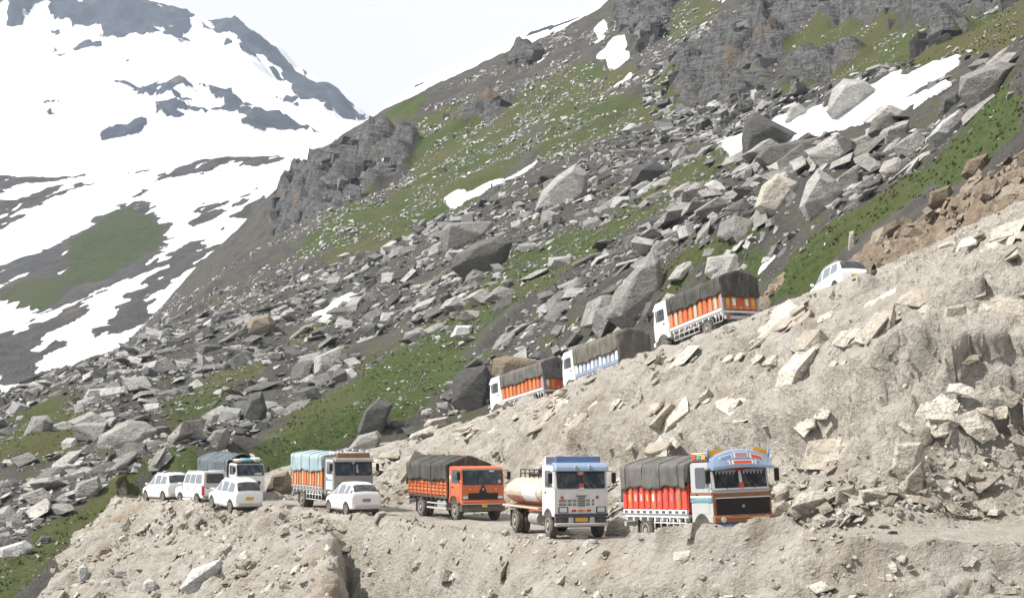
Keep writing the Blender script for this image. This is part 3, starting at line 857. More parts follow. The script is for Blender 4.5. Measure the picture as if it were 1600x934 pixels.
def scatter(polys, n, smin, smax, alpha, r, keep=None, avoid_dug=True):
    """random places on the map inside the surveyed outlines, with sizes"""
    allp = np.array([p for poly in polys for p in poly])
    x0, y0 = allp.min(0); x1, y1 = allp.max(0)
    x = r.uniform(x0, x1, n); y = r.uniform(y0, y1, n)
    m = np.zeros(n, bool)
    for poly in polys:
        m |= inside(poly, x, y)
    x, y = x[m], y[m]
    if avoid_dug:
        _, k = land(x, y, False)
        m = ~(k['cut'] | k['dig'] | k['road'] | (k['brown'])) & (np.minimum(k['a'], k['b']) > 0.8)
        for poly in SNOW_W[:1]:
            for off in (-3.5, 0, 3, 7):
                m &= ~inside(poly, x, y + off)
        x, y = x[m], y[m]
    if keep is not None:
        m = keep(x, y); x, y = x[m], y[m]
    u = r.uniform(0, 1, len(x))
    s = np.minimum(smin * (1 - u) ** (-1 / alpha), smax * r.uniform(0.6, 1.0, len(x)))
    return x, y, s

def mass(name, x, y, s, protos, mat, r, label, cat, sink=0.12, tilt=0.45, upright=False, yawbias=None, group=None):
    """stones too many to count: one mesh"""
    if len(x) == 0:
        return None
    nrm = slope_n(x, y)
    if upright:
        nrm = nrm * 0.25 + np.array([0, 0, 1.0]); nrm /= np.linalg.norm(nrm, axis=-1, keepdims=True)
    yaw = r.uniform(-math.pi, math.pi, len(x)) if yawbias is None else yawbias + r.normal(0, 0.7, len(x))
    B = basis(nrm, yaw, np.abs(r.normal(0, tilt, len(x))), r.uniform(0, 6.28, len(x)))
    z = land(x, y)[0]
    V, F, T, off = [], [], [], 0
    pick = r.integers(0, len(protos), len(x)); tint = r.uniform(0, 1, len(x)) ** 1.6
    for k, (pv, pf) in enumerate(protos):
        ii = np.nonzero(pick == k)[0]
        if len(ii) == 0:
            continue
        w = np.einsum('nij,vj->nvi', B[ii], pv) * s[ii][:, None, None]
        h = (pv[:, 2].max() - pv[:, 2].min()) * 0.5 - sink
        base = np.stack([x[ii], y[ii], z[ii]], -1) + nrm[ii] * (s[ii] * h * 0.55)[:, None]
        w = w + base[:, None, :]
        nv = len(pv)
        V.append(w.reshape(-1, 3))
        F.append((pf[None] + (np.arange(len(ii)) * nv)[:, None, None] + off).reshape(-1, 3))
        T.append(np.repeat(tint[ii], nv)); off += nv * len(ii)
    o = add_mesh(name, np.concatenate(V), np.concatenate(F), mat, None, False, dict(tint=np.concatenate(T)))
    tag(o, label, cat, group, 'stuff')
    return o

SCREE = SCREE_W
SPECK = [survey_near(a) for a in [
    [(-20, 600), (300, 460), (430, 372), (520, 300), (640, 200), (700, 130), (960, 20), (1120, 20), (1250, 20), (1600, -20), (1600, 200), (1300, 380), (1190, 480), (760, 640), (560, 690), (300, 760), (60, 934), (-20, 934)]]]
FIELDN = [survey_near(a) for a in [
    [(1040, 200), (1060, 165), (1120, 170), (1200, 150), (1280, 150), (1400, 110), (1500, 100), (1560, 95), (1500, 160), (1300, 220), (1130, 245)],
    [(1060, 60), (1120, 30), (1130, 100), (1060, 180), (1000, 160)]]]
r1 = np.random.default_rng(21)
x, y, s = scatter(SCREE, 170000, 0.34, 3.3, 1.75, r1)
thin = noise(x / 9, y / 9, 33) + 0.5 * noise(x / 3.5, y / 3.5, 34)
gin = np.zeros(len(x), bool)
for w_, poly in GRASS_W:
    gin |= inside(poly, x, y)
m = (thin > -0.27 - 0.13 * np.minimum(s, 3)) & (~gin | (r1.uniform(0, 1, len(x)) < np.where((x > -8) & (y < 190), 0.32, 0.13)))
x, y, s = x[m], y[m], s[m]
m = (r1.uniform(0, 1, len(x)) < np.clip(1.1 - y / 420, 0.25, 1)) & ~((y > 200) & (s < 0.55))
x, y, s = x[m], y[m], s[m]
# which of them show largest: in frame, not hidden by the land, largest for their distance
zt = land(x, y)[0]
px_ = 800 + 2500 * x / y
app = s / y
app = np.where((px_ > 5) & (px_ < 1595), app, 0)
order = np.argsort(-app)
N_SINGLE = 225
single, taken = [], []
for i in order[:900]:
    X0 = np.array([x[i], y[i], zt[i] + 0.3 * s[i]])
    t = np.linspace(0.45, 0.985, 32)
    if np.all(land_z(X0[0] * t, X0[1] * t) < X0[2] * t + 0.3):
        if all((x[i] - x[j]) ** 2 + (y[i] - y[j]) ** 2 > (0.30 * (s[i] + s[j])) ** 2 for j in single):
            single.append(i)
    if len(single) >= N_SINGLE:
        break
rest = np.ones(len(x), bool); rest[single] = False
mass('loose_rocks', x[rest], y[rest], s[rest], LOWPROTO, M_ROCK_T, r1, 'jumbled grey angular rocks covering the slope between the boulders', 'rocks', yawbias=R(25))

SINGLES = [(x[i], y[i], zt[i], s[i]) for i in single]

# finer broken debris between the scree rocks
x, y, s = scatter(SCREE, 120000, 0.20, 0.8, 2.2, r1)
m = (noise(x / 9, y / 9, 33) + 0.5 * noise(x / 3.5, y / 3.5, 34) > -0.2) & (y < 260) & (r1.uniform(0, 1, len(x)) < 0.75)
mass('scree_debris', x[m], y[m], s[m] * np.clip(y[m] / 150, 0.8, 1.6), CHIP, M_ROCK_T, r1, 'fine broken debris filling the gaps between the scree rocks', 'debris', 0.05, 0.4)
# small pale stones sprinkled over the whole slope
r2 = np.random.default_rng(22)
x, y, s = scatter(SPECK, 170000, 0.16, 1.1, 2.0, r2)
m = (noise(x / 14, y / 14, 35) + 0.7 * noise(x / 4, y / 4, 36) > -0.05)
mass('pale_stones', x[m], y[m], s[m] * np.clip(y[m] / 150, 0.75, 2.4), CHIP, M_PALE_T, r2, 'small pale stones sprinkled over turf and earth', 'stones', 0.05, 0.3)
x, y, s = scatter(FIELDN, 9000, 0.5, 3.0, 2.0, r2)
CL = []
for poly in CLIFF_W:
    CL.append(poly)
mass('high_scree', x, y, s, LOWPROTO, M_ROCK_T, r2, 'tumbled rocks at the foot of the grey cliffs', 'rocks')

# ledges and blocks of the cliffs
x, y, s = scatter(CL, 90000, 0.75, 3.4, 1.7, r2)
m = (r2.uniform(0, 1, len(x)) < 0.5) & (noise(x / 12, y / 12, 37) + 0.5 * noise(x / 4, y / 4, 46) > 0.12)
BLOCK = []
for i in range(14):
    q = np.array([(sx * .5, sy * .45, sz * .5) for sx in (-1, 1) for sy in (-1, 1) for sz in (-1, 1)]) * r2.uniform(0.72, 1.0, (8, 3)) * np.array([1, 1, r2.uniform(0.55, 1.5)])
    bm = hull_bm(np.concatenate([q, r2.uniform(-.5, .5, (3, 3))]), 0, 6)
    bm.verts.ensure_lookup_table()
    BLOCK.append((np.array([v.co[:] for v in bm.verts]), np.array([[v.index for v in f.verts] for f in bm.faces]))); bm.free()
mass('cliff_blocks', x[m], y[m], s[m], BLOCK, M_CLIFF_T, r2, 'blocky grey rock ledges of the cliffs', 'cliff', 0.42, 0.25, upright=True, yawbias=R(20))

# stones in the dug banks
r3 = np.random.default_rng(23)
def dug(n, fn, smin, smax, alpha):
    x = r3.uniform(-30, 36, n); y = r3.uniform(44, 122, n)
    _, k = land(x, y, False)
    m = fn(x, y, k); x, y = x[m], y[m]
    s = np.minimum(smin * (1 - r3.uniform(0, 1, len(x))) ** (-1 / alpha), smax)
    return x, y, s
x, y, s = dug(52000, lambda x, y, k: (k['cut'] & (r3.uniform(0, 1, len(x)) < np.where(k['f'] < 0.3, 0.7, 0.13))) | (k['dig'] & (k['a'] < 9) & (r3.uniform(0, 1, len(x)) < np.where(x < 3, 1.0, 0.8))), 0.10, 0.75, 1.9)
mass('bank_stones', x, y, s, LOWPROTO, M_TAN_T, r3, 'broken tan stones strewn over the dug banks', 'stones', 0.15, 0.4)
def ledge(x, y, k):
    t_ = -0.47 * x + 0.88 * y; z_ = land_z(x, y)
    band_ = noise(t_ / 9, z_ / 2.2, 38) + 0.6 * noise(t_ / 3.5, z_ / 1.2, 39)
    return k['cut'] & (k['f'] > 0.22) & (k['f'] < 0.97) & (k['b'] > 1.2) & (band_ > 0.28 - 0.3 * sstep(6, 20, x))
x, y, s = dug(15000, ledge, 0.5, 2.3, 1.8)
mass('bank_ledges', x, y, s, LOWPROTO[0::4] + LOWPROTO[1::4] + LOWPROTO[2::4], M_LEDGE_T, r3, 'pale rock ledges jutting from the face of the cut bank', 'rock ledges', 0.22, 0.22, yawbias=R(118))
x, y, s = dug(30000, lambda x, y, k: k['cut'] & (k['a'] > 0.3) & (k['a'] < 2.8) & (x > 7), 0.18, 1.0, 2.1)
mass('bank_rubble', x, y, s, LOWPROTO, M_TAN_T, r3, 'heap of broken rubble along the foot of the cut bank', 'rubble', 0.0, 0.6)
x, y, s = dug(40000, lambda x, y, k: k['road'] & (np.minimum(np.abs(k['a']), np.abs(k['b'])) < 1.1), 0.07, 0.4, 2.2)
mass('road_stones', x, y, s, CHIP, M_TAN_T, r3, 'loose stones along the edges of the dirt road', 'stones', 0.05, 0.4)
x, y, s = dug(40000, lambda x, y, k: k['brown'], 0.22, 1.4, 1.9)
mass('subsoil_rocks', x, y, s, LOWPROTO, M_BROWN_T, r3, 'brown rocks sticking out of the raw earth above the upper road', 'rocks', 0.1, 0.6)

# boulders that can be told apart one by one
def hero(outline, label, mat=None, depth=0.8, D=None, seed=0, group=None, name='boulder'):
    r = np.random.default_rng(900 + seed)
    ol = np.array(outline, float)
    i = ol[:, 1].argmax()
    c = ol.mean(0)
    if D is None:
        w = cast(land_z, c[0], ol[i, 1] - 2, 40, 620)
        D = w[1]
    wid = (ol[:, 0].max() - ol[:, 0].min()) * D / 2500
    dep = depth * wid
    Dc = D + 0.35 * dep
    pts = []
    for a, b in ol:
        pts.append(P(a, b, Dc + r.uniform(-0.12, 0.12) * dep))
        q = c + (np.array([a, b]) - c) * r.uniform(0.5, 0.86)
        pts.append(P(q[0], q[1], Dc - dep * r.uniform(0.3, 0.5)))
        q = c + (np.array([a, b]) - c) * r.uniform(0.6, 0.9)
        pts.append(P(q[0], q[1], Dc + dep * r.uniform(0.3, 0.5)))
    lo = P(c[0], ol[i, 1], Dc)
    pts += [lo + np.array([r.uniform(-.3, .3) * wid, r.uniform(-.3, .3) * dep, -0.25 * wid]) for _ in range(4)]
    pts = np.array(pts); o3 = pts.mean(0); o3[2] = pts[:, 2].min()
    bm = hull_bm(pts - o3, 0.012 * wid, 12)
    me = bpy.data.meshes.new(name); bm.to_mesh(me); bm.free()
    me.materials.append(mat or M_ROCK)
    o = bpy.data.objects.new(name, me); C.objects.link(o); o.location = o3
    tag(o, label, 'boulder', group)
    return o

HEROES = [
    ([(1158, 215), (1165, 185), (1180, 175), (1215, 190), (1250, 210), (1235, 217), (1195, 226), (1172, 250), (1162, 240)], 'large dark wedge-shaped boulder with jutting prow at the foot of the long snow patch', M_DARK, .7),
    ([(1178, 248), (1195, 228), (1250, 215), (1290, 212), (1280, 235), (1230, 256), (1190, 262)], 'long pale flat slab lying right below the dark wedge-shaped boulder', M_ROCK, .6),
    ([(1290, 175), (1300, 140), (1318, 123), (1350, 125), (1370, 140), (1350, 165), (1310, 182)], 'big blocky boulder standing on the upper edge of the long snow patch', M_ROCK, .8),
    ([(1248, 325), (1260, 285), (1278, 262), (1305, 280), (1318, 298), (1300, 315), (1270, 337)], 'pale pyramid-shaped boulder above the upper road', M_ROCK, .8),
    ([(945, 498), (960, 455), (1000, 415), (1018, 390), (1032, 405), (1040, 450), (1005, 482), (965, 502)], 'tall leaning grey slab with a sloping face beside the topmost covered truck', M_ROCK, .6),
    ([(692, 396), (685, 365), (700, 348), (770, 345), (776, 362), (740, 380), (700, 398)], 'broad grey rock outcrop with a flat face in the middle of the slope', M_ROCK, .5),
    ([(702, 420), (712, 398), (745, 378), (782, 366), (802, 378), (790, 396), (730, 426)], 'cracked slab lying against the foot of the broad grey outcrop', M_ROCK, .5),
    ([(150, 695), (155, 680), (200, 655), (228, 658), (247, 672), (220, 690), (170, 703)], 'long pale block lying in the scree up the slope from the white cars', M_ROCK, .5),
    ([(555, 680), (570, 640), (590, 622), (615, 630), (600, 660), (580, 682)], 'dark leaning slab at the lower end of the upper road bank', M_DARK, .6),
    ([(540, 705), (560, 680), (590, 672), (598, 682), (565, 702)], 'flat grey slab lying under the dark leaning slab', M_ROCK, .7),
    ([(765, 602), (770, 560), (790, 555), (835, 560), (870, 570), (862, 592)], 'broad brownish slab standing right behind the lowest truck on the upper road', M_BROWN, .3),
    ([(705, 630), (708, 590), (725, 575), (760, 570), (770, 590), (760, 632), (735, 645)], 'dark rounded boulder just left of the lowest truck on the upper road', M_DARK, .7),
    ([(835, 330), (845, 300), (870, 275), (900, 255), (920, 270), (918, 300), (890, 325), (860, 336)], 'wide smooth grey slab high on the middle of the slope', M_ROCK, .6),
    ([(1497, 150), (1500, 120), (1560, 95), (1590, 100), (1580, 115), (1540, 152), (1520, 168)], 'large pale block at the upper right end of the long snow patch', M_ROCK, .7),
    ([(1465, 180), (1470, 150), (1500, 140), (1502, 160), (1485, 183)], 'dark block wedged under the large pale block at upper right', M_DARK, .7),
    ([(1355, 210), (1365, 185), (1390, 175), (1412, 185), (1405, 200), (1375, 216)], 'grey rounded boulder on the lower edge of the long snow patch', M_ROCK, .8),
    ([(1225, 190), (1235, 165), (1248, 160), (1270, 180), (1250, 192)], 'grey pointed boulder at the left end of the long snow patch', M_ROCK, .8),
    ([(1178, 172), (1190, 157), (1220, 162), (1222, 175), (1190, 180)], 'low pale boulder above the wedge-shaped boulder', M_ROCK, .8),
    ([(1450, 215), (1470, 190), (1500, 170), (1510, 185), (1480, 213)], 'bright pale slab tilted down the slope below the large pale block', M_WHITE, .6),
    ([(-4, 874), (-4, 856), (40, 843), (56, 855), (30, 872)], 'bright pale slab at the bottom left corner of the slope', M_WHITE, .6),
    ([(55, 850), (65, 835), (80, 838), (78, 851)], 'small dark block beside the bright slab at bottom left', M_DARK, .8),
    ([(110, 780), (120, 755), (155, 742), (160, 760), (140, 777)], 'pale flat-topped boulder left of the green verge beside the cars', M_ROCK, .7),
    ([(35, 682), (50, 650), (75, 648), (85, 660), (65, 682)], 'pale block near the left edge of the scree', M_ROCK, .7),
    ([(375, 660), (390, 615), (410, 610), (418, 640), (400, 667)], 'large dark block on the slope above the blue-covered truck', M_DARK, .7),
    ([(320, 690), (335, 672), (355, 668), (360, 685), (340, 702)], 'barrel-shaped pale boulder below the large dark block', M_ROCK, .7),
    ([(280, 920), (300, 888), (345, 872), (352, 885), (320, 914)], 'flat pale slab sunk in the dug slope below the white cars', M_WHITE, 1.3),
    ([(945, 836), (950, 815), (965, 806), (982, 812), (985, 830), (968, 839)], 'grey boulder on the roadside between the tanker and the painted truck', M_TAN, .8),
    ([(415, 768), (425, 742), (450, 735), (460, 755), (440, 772)], 'brown boulder between the blue-covered truck and the pale-covered truck', M_BROWN, .8),
    ([(660, 667), (668, 655), (700, 650), (707, 660), (690, 670)], 'tan flat rock on the bank edge left of the lowest upper truck', M_TAN, .7),
    ([(1203, 808), (1206, 788), (1225, 780), (1242, 795), (1236, 809)], 'pale boulder at the roadside right of the painted truck', M_TAN, .8),
    ([(1393, 732), (1398, 690), (1440, 690), (1447, 720), (1425, 747)], 'pale squarish block stuck in the cut bank above the rubble', M_TAN, .5),
    ([(1410, 768), (1415, 745), (1440, 720), (1447, 735), (1430, 763)], 'leaning slab propped under the pale squarish block', M_TAN, .5),
    ([(1303, 788), (1308, 765), (1335, 756), (1340, 775), (1325, 792)], 'tan boulder at the foot of the bank, left in the rubble', M_TAN, .8),
    ([(1340, 783), (1342, 765), (1390, 758), (1397, 775), (1370, 785)], 'wide tan block in the middle of the rubble', M_TAN, .7),
    ([(1235, 792), (1250, 770), (1285, 765), (1300, 775), (1270, 798)], 'tan slab leaning in the rubble beside the painted truck', M_TAN, .7),
    ([(1500, 274), (1512, 250), (1545, 238), (1543, 262), (1520, 277)], 'brown oval boulder in the raw earth at far right', M_BROWN, .8),
    ([(1450, 320), (1453, 300), (1485, 288), (1492, 310), (1470, 322)], 'brown block below the oval boulder in the raw earth', M_BROWN, .8),
    ([(1470, 503), (1478, 480), (1510, 473), (1515, 490), (1495, 507)], 'dark-edged rock sticking out of the pale bank at right', M_TAN, .6),
    ([(1100, 428), (1105, 402), (1150, 395), (1172, 410), (1160, 428)], 'broad grey slab just above the topmost covered truck', M_ROCK, .6),
    ([(1178, 325), (1190, 290), (1215, 270), (1247, 285), (1247, 320), (1210, 337)], 'yellowish ribbed slab left of the pyramid-shaped boulder', M_TAN, .6),
    ([(983, 287), (988, 262), (1020, 250), (1052, 265), (1042, 287)], 'cracked dark ledge of rock on the upper middle slope', M_DARK, .7),
    ([(383, 522), (390, 495), (420, 490), (432, 505), (426, 527)], 'brown-grey block high in the left scree', M_BROWN, .8),
    ([(855, 417), (857, 402), (895, 399), (897, 412), (870, 418)], 'small oblong grey block on the olive turf', M_ROCK, .6),
    ([(703, 527), (713, 508), (738, 508), (737, 522), (720, 528)], 'bright white stone alone on the green turf', M_WHITE, .7),
]
HEROES.append(([(1325, 388), (1327, 362), (1334, 360), (1339, 388), (1332, 392)], 'thin upright stone standing at the edge of the raw brown earth', M_TAN, .8))
for px0, py0, w0, h0, lb, mt in [
    (130, 893, 18, 24, 'pale leaning stone low on the dug slope at the left', M_WHITE), (165, 862, 24, 18, 'brown round stone high on the left of the dug slope', M_BROWN), (213, 872, 34, 15, 'flat tan slab in the middle of the left dug slope', M_TAN),
    (234, 915, 24, 24, 'upright white stone at the bottom of the left dug slope', M_WHITE), (190, 896, 26, 14, 'low grey stone beside the upright white stone', M_ROCK), (285, 820, 20, 10, 'small flat stone just below the parked white cars', M_TAN), (165, 914, 20, 16, 'whitish block left of the upright white stone', M_WHITE),
    (390, 880, 24, 14, 'tan stone on the dug slope left of the gully', M_TAN), (660, 882, 32, 16, 'oval tan stone on the slope below the orange truck', M_TAN), (575, 860, 16, 20, 'pale stone on the slope right of the gully', M_WHITE), (810, 852, 26, 12, 'flat pale stone at the road edge left of the tanker', M_TAN),
    (848, 838, 18, 10, 'white block on the road edge by the front wheel of the tanker', M_WHITE), (905, 838, 30, 9, 'long low pale block on the road in front of the tanker', M_TAN), (925, 846, 22, 10, 'pale block on the verge under the far wheel of the tanker', M_WHITE), (700, 846, 30, 12, 'flat stone on the verge between orange truck and tanker', M_TAN),
    (1215, 848, 26, 9, 'white flat stone perched on the mound right of the painted truck', M_WHITE), (1395, 832, 18, 7, 'dark flat stone lying on the bare road at right', M_DARK)]:
    HEROES.append(([(px0 - w0 / 2, py0 + h0 * .3), (px0 - w0 * .4, py0 - h0 * .3), (px0 - w0 * .05, py0 - h0 / 2), (px0 + w0 * .35, py0 - h0 * .38), (px0 + w0 / 2, py0 + h0 * .15), (px0 + w0 * .2, py0 + h0 / 2)], lb, mt, .8))
for i, (ol, lb, mt, dp) in enumerate(HEROES):
    hero(ol, lb, mt, dp, seed=i)

# the largest of the scree boulders, each on its own, named by the landmark it lies next to
LANDMARKS = [(1205, 215, 'dark wedge-shaped boulder'), (1330, 150, 'blocky boulder above the snow'), (1282, 300, 'pale pyramid boulder'), (995, 450, 'tall leaning slab'), (740, 385, 'broad grey outcrop'),
             (198, 680, 'long pale block'), (585, 652, 'dark leaning slab'), (735, 605, 'dark rounded boulder'), (880, 295, 'wide smooth slab'), (1545, 130, 'large pale block'), (135, 760, 'flat-topped boulder by the verge'),
             (60, 665, 'pale block near the left edge'), (397, 638, 'large dark block'), (722, 518, 'bright white stone'), (408, 508, 'brown-grey block'), (1135, 412, 'broad slab above the topmost truck'),
             (1215, 305, 'yellowish ribbed slab'), (1018, 270, 'cracked dark ledge'), (250, 758, 'leftmost white car'), (365, 730, 'slate blue truck cover'), (510, 730, 'pale blue truck cover'), (940, 560, 'middle upper truck'),
             (820, 600, 'lowest upper truck'), (1100, 480, 'topmost upper truck'), (520, 478, 'small snow strip in the scree'), (20, 605, 'snow at the left edge'), (270, 450, 'snow tongue on the valley side')]
ORD = ['nearest', 'second', 'third', 'fourth', 'fifth', 'sixth', 'seventh', 'eighth', 'ninth', 'tenth', 'eleventh', 'twelfth', 'thirteenth', 'fourteenth', 'fifteenth', 'sixteenth', 'seventeenth', 'eighteenth', 'nineteenth', 'twentieth', 'twenty-first', 'twenty-second', 'twenty-third', 'twenty-fourth']
sect = {}
for q in SINGLES:
    d_ = np.array([q[0], q[1], q[2] + 0.2 * q[3]])
    f_ = d_[1] * math.cos(PITCH) + d_[2] * math.sin(PITCH); u_ = -d_[1] * math.sin(PITCH) + d_[2] * math.cos(PITCH)
    ax_, ay_ = 800 + 2500 * d_[0] / f_, 467 - 2500 * u_ / f_
    lm = min(LANDMARKS, key=lambda l: (l[0] - ax_) ** 2 + (l[1] - ay_) ** 2)
    dx_, dy_ = ax_ - lm[0], ay_ - lm[1]
    way = ('to the right of' if dx_ > 0 else 'to the left of') if abs(dx_) > abs(dy_) else ('below' if dy_ > 0 else 'above')
    sect.setdefault((lm[2], way), []).append((math.hypot(dx_, dy_), q))
r4 = np.random.default_rng(29)
for (lmn, way), lst in sect.items():
    lst.sort(key=lambda e: e[0])
    for k_, (_, q) in enumerate(lst):
        me = PROTO[r4.integers(0, len(PROTO))]
        o = bpy.data.objects.new('boulder', me); C.objects.link(o)
        n_ = slope_n(np.array([q[0]]), np.array([q[1]]))
        B = basis(n_, np.array([R(25) + r4.normal(0, 0.7)]), np.array([abs(r4.normal(0, 0.35))]), np.array([r4.uniform(0, 6.28)]))[0]
        sc = q[3] * np.array([1.0, r4.uniform(0.75, 1.1), r4.uniform(0.8, 1.25)])
        o.matrix_world = Matrix.Translation((q[0], q[1], q[2] + 0.12 * q[3])) @ Matrix(B.tolist()).to_4x4() @ Matrix.Diagonal((*sc, 1))
        tag(o, 'grey angular boulder, %s %s the %s' % (ORD[min(k_, 23)], way, lmn), 'boulder', 'scree boulders')

# tufts on the nearer turf
r5 = np.random.default_rng(31)
x, y, s = scatter([p for w_, p in GRASS_W], 320000, 0.09, 0.26, 2.5, r5, lambda x, y: (y < 190) & (r5.uniform(0, 1, len(x)) < np.clip(1.5 - y / 120, 0.12, 1)))
m = noise(x / 2.5, y / 2.5, 45) > -0.25
x, y, s = x[m][:45000], y[m][:45000], s[m][:45000]
z = land(x, y)[0]
V, T = [], []
for b_ in range(5):
    a_ = r5.uniform(0, 6.28, len(x)); l_ = s * r5.uniform(0.6, 1.2, len(x)); w_ = 0.05 + 0.25 * s
    ca, sa = np.cos(a_), np.sin(a_)
    V.append(np.stack([np.stack([x - sa * w_, y + ca * w_, z - 0.05], -1), np.stack([x + sa * w_, y - ca * w_, z - 0.05], -1), np.stack([x + ca * l_ * 0.6, y + sa * l_ * 0.6, z + l_ * 0.75], -1)], 1))
    T.append(np.repeat(r5.uniform(0, 1, len(x)), 3))
V = np.concatenate(V).reshape(-1, 3)
k_ = NT('grass_blades')
k_.done(k_.mix(k_.attr('tint'), (0.06, 0.082, 0.025), (0.12, 0.13, 0.05)), 0.8, None, 0.2)
tr_ = k_.n('ShaderNodeBsdfTranslucent'); k_.set(tr_.inputs[0], k_.b.inputs['Base Color'].links[0].from_socket)
mx_ = k_.n('ShaderNodeMixShader'); mx_.inputs[0].default_value = 0.5
k_.t.links.new(k_.b.outputs[0], mx_.inputs[1]); k_.t.links.new(tr_.outputs[0], mx_.inputs[2]); k_.t.links.new(mx_.outputs[0], k_.out.inputs['Surface'])
tag(add_mesh('grass', V, np.arange(len(V)).reshape(-1, 3), k_.m, None, False, dict(tint=np.concatenate(T))), 'rough green turf tufts on the slopes', 'grass', None, 'stuff')

# ------------------------------------------------------------------ vehicle materials
def paint(name, col, rough=0.4, dust=0.35, metal=0.0, spec=0.5):
    k = NT(name)
    p = k.pos(1.0, True)
    d = k.map(k.noise(p, 2.2, 5, 0.65), 0.38, 0.72, 0.04, dust)
    f = k.noise(p, 14, 3, 0.6)
    c = k.mix(k.map(f, 0.6, 0.75, 0, 0.25 * dust), col, (0.12, 0.10, 0.08))
    sx_ = k.n('ShaderNodeSeparateXYZ'); k.set(sx_.inputs[0], p)
    low = k.math('MULTIPLY', k.map(sx_.outputs[2], 1.25, 0.3, 0.0, 0.75 * min(1, dust * 2.5)), k.map(k.noise(p, 5.0, 4, 0.7), 0.3, 0.65))
    d = k.math('MAXIMUM', d, low)
    c = k.mix(d, c, (0.34, 0.30, 0.245))
    r = k.map(d, 0, 0.6, rough, 0.85)
    return k.done(c, r, None, spec, Metallic=metal)

def fabric(name, col, col2):
    k = NT(name)
    p = k.pos(1.0, True)
    c = k.mix(k.map(k.noise(p, 1.4, 5, 0.6), 0.3, 0.7), col, col2)
    c = k.mix(k.map(k.noise(k.pos((1.5, 1.5, 0.4), True), 3.0, 4), 0.58, 0.75, 0, 0.45), c, (0.30, 0.27, 0.22))
    h = k.math('ADD', k.noise(p, 4.0, 5, 0.6), k.math('MULTIPLY', k.noise(p, 18, 2), 0.15))
    return k.done(c, 0.85, k.bump(h, 0.6, 0.06), 0.2)

def glass(name, col=(0.018, 0.024, 0.032), rough=0.08):
    k = NT(name)
    p = k.pos(1.0, True)
    d = k.map(k.noise(p, 2.5, 4, 0.6), 0.45, 0.75, 0.0, 0.30)
    return k.done(k.mix(d, col, (0.25, 0.23, 0.20)), k.map(d, 0, 0.3, rough, 0.5), None, 0.6)

WHITE = paint('white_paint', (0.70, 0.71, 0.72), 0.35, 0.34)
CARWHITE = paint('white_car_paint', (0.78, 0.79, 0.80), 0.25, 0.22)
CREAM = paint('cream_paint', (0.50, 0.42, 0.33), 0.5, 0.5)
BLUE = paint('blue_paint', (0.10, 0.20, 0.42), 0.4, 0.25)
PALEBLUE = paint('pale_blue_paint', (0.20, 0.29, 0.43), 0.4, 0.25)
DKBLUE = paint('dark_blue_paint', (0.018, 0.03, 0.10), 0.4, 0.18)
TEAL = paint('teal_paint', (0.06, 0.28, 0.33), 0.5, 0.2)
ORANGE = paint('orange_paint', (0.56, 0.105, 0.022), 0.4, 0.28)
ORANGE2 = paint('bright_orange_paint', (0.66, 0.19, 0.03), 0.5, 0.22)
RUST = paint('rust_orange_paint', (0.36, 0.085, 0.028), 0.5, 0.3)
RED = paint('red_paint', (0.60, 0.045, 0.022), 0.45, 0.18)
BROWNP = paint('brown_paint', (0.24, 0.085, 0.03), 0.5, 0.25)
YELLOW = paint('yellow_paint', (0.62, 0.36, 0.03), 0.5, 0.15)
GREYP = paint('grey_paint', (0.20, 0.20, 0.205), 0.45, 0.4)
LGREY = paint('light_grey_paint', (0.44, 0.45, 0.46), 0.4, 0.3)
PURPLE = paint('mauve_paint', (0.34, 0.17, 0.24), 0.5, 0.2)
BLACKP = paint('black_paint', (0.010, 0.010, 0.011), 0.45, 0.06, 0, 0.25)
CHASSIS = paint('dusty_black_chassis', (0.022, 0.021, 0.02), 0.7, 0.35)
STEEL = paint('dull_steel', (0.42, 0.43, 0.44), 0.42, 0.3, 0.6)
CHROME = paint('bright_metal', (0.62, 0.63, 0.65), 0.25, 0.12, 0.8)
RUBBER = paint('tyre_rubber', (0.020, 0.019, 0.018), 0.85, 0.22, 0, 0.2)
RIM = paint('wheel_rim_grey', (0.30, 0.30, 0.30), 0.5, 0.4)
REDLAMP = paint('red_lamp', (0.50, 0.02, 0.02), 0.2, 0.05)
LAMP = paint('lamp_glass', (0.62, 0.64, 0.66), 0.12, 0.08)
AMBER = paint('amber_lamp', (0.65, 0.20, 0.02), 0.25, 0.08)
GLASS = glass('dark_window_glass')
GLASSB = glass('bluish_window_glass', (0.03, 0.045, 0.065), 0.06)
CARGLASS = glass('side_glass_painted_sheen', (0.16, 0.19, 0.22), 0.04)  # pale blue-grey base paints in the sky reflected by side windows
TARP_GREY = fabric('grey_tarpaulin', (0.085, 0.082, 0.077), (0.16, 0.155, 0.145))
TARP_DARK = fabric('dark_tarpaulin', (0.045, 0.044, 0.041), (0.095, 0.092, 0.086))
TARP_KHAKI = fabric('khaki_tarpaulin', (0.095, 0.087, 0.073), (0.17, 0.157, 0.135))
TARP_BLUE = fabric('pale_blue_tarpaulin', (0.24, 0.33, 0.37), (0.36, 0.45, 0.48))
TARP_SLATE = fabric('slate_blue_tarpaulin', (0.075, 0.10, 0.115), (0.14, 0.17, 0.185))
CLOTHW = fabric('white_sacking', (0.55, 0.53, 0.48), (0.70, 0.68, 0.64))
ROPE = fabric('dark_rope', (0.03, 0.028, 0.025), (0.05, 0.045, 0.04))

# ------------------------------------------------------------------ mesh helpers for vehicles
def bm_obj(name, bm, mat, parent, smooth=False):
    bmesh.ops.recalc_face_normals(bm, faces=bm.faces)
    me = bpy.data.meshes.new(name); bm.to_mesh(me); bm.free()
    if smooth:
        me.polygons.foreach_set('use_smooth', np.ones(len(me.polygons), bool))
    me.materials.append(mat)
    o = bpy.data.objects.new(name, me); C.objects.link(o)
    o.parent = parent
    return o

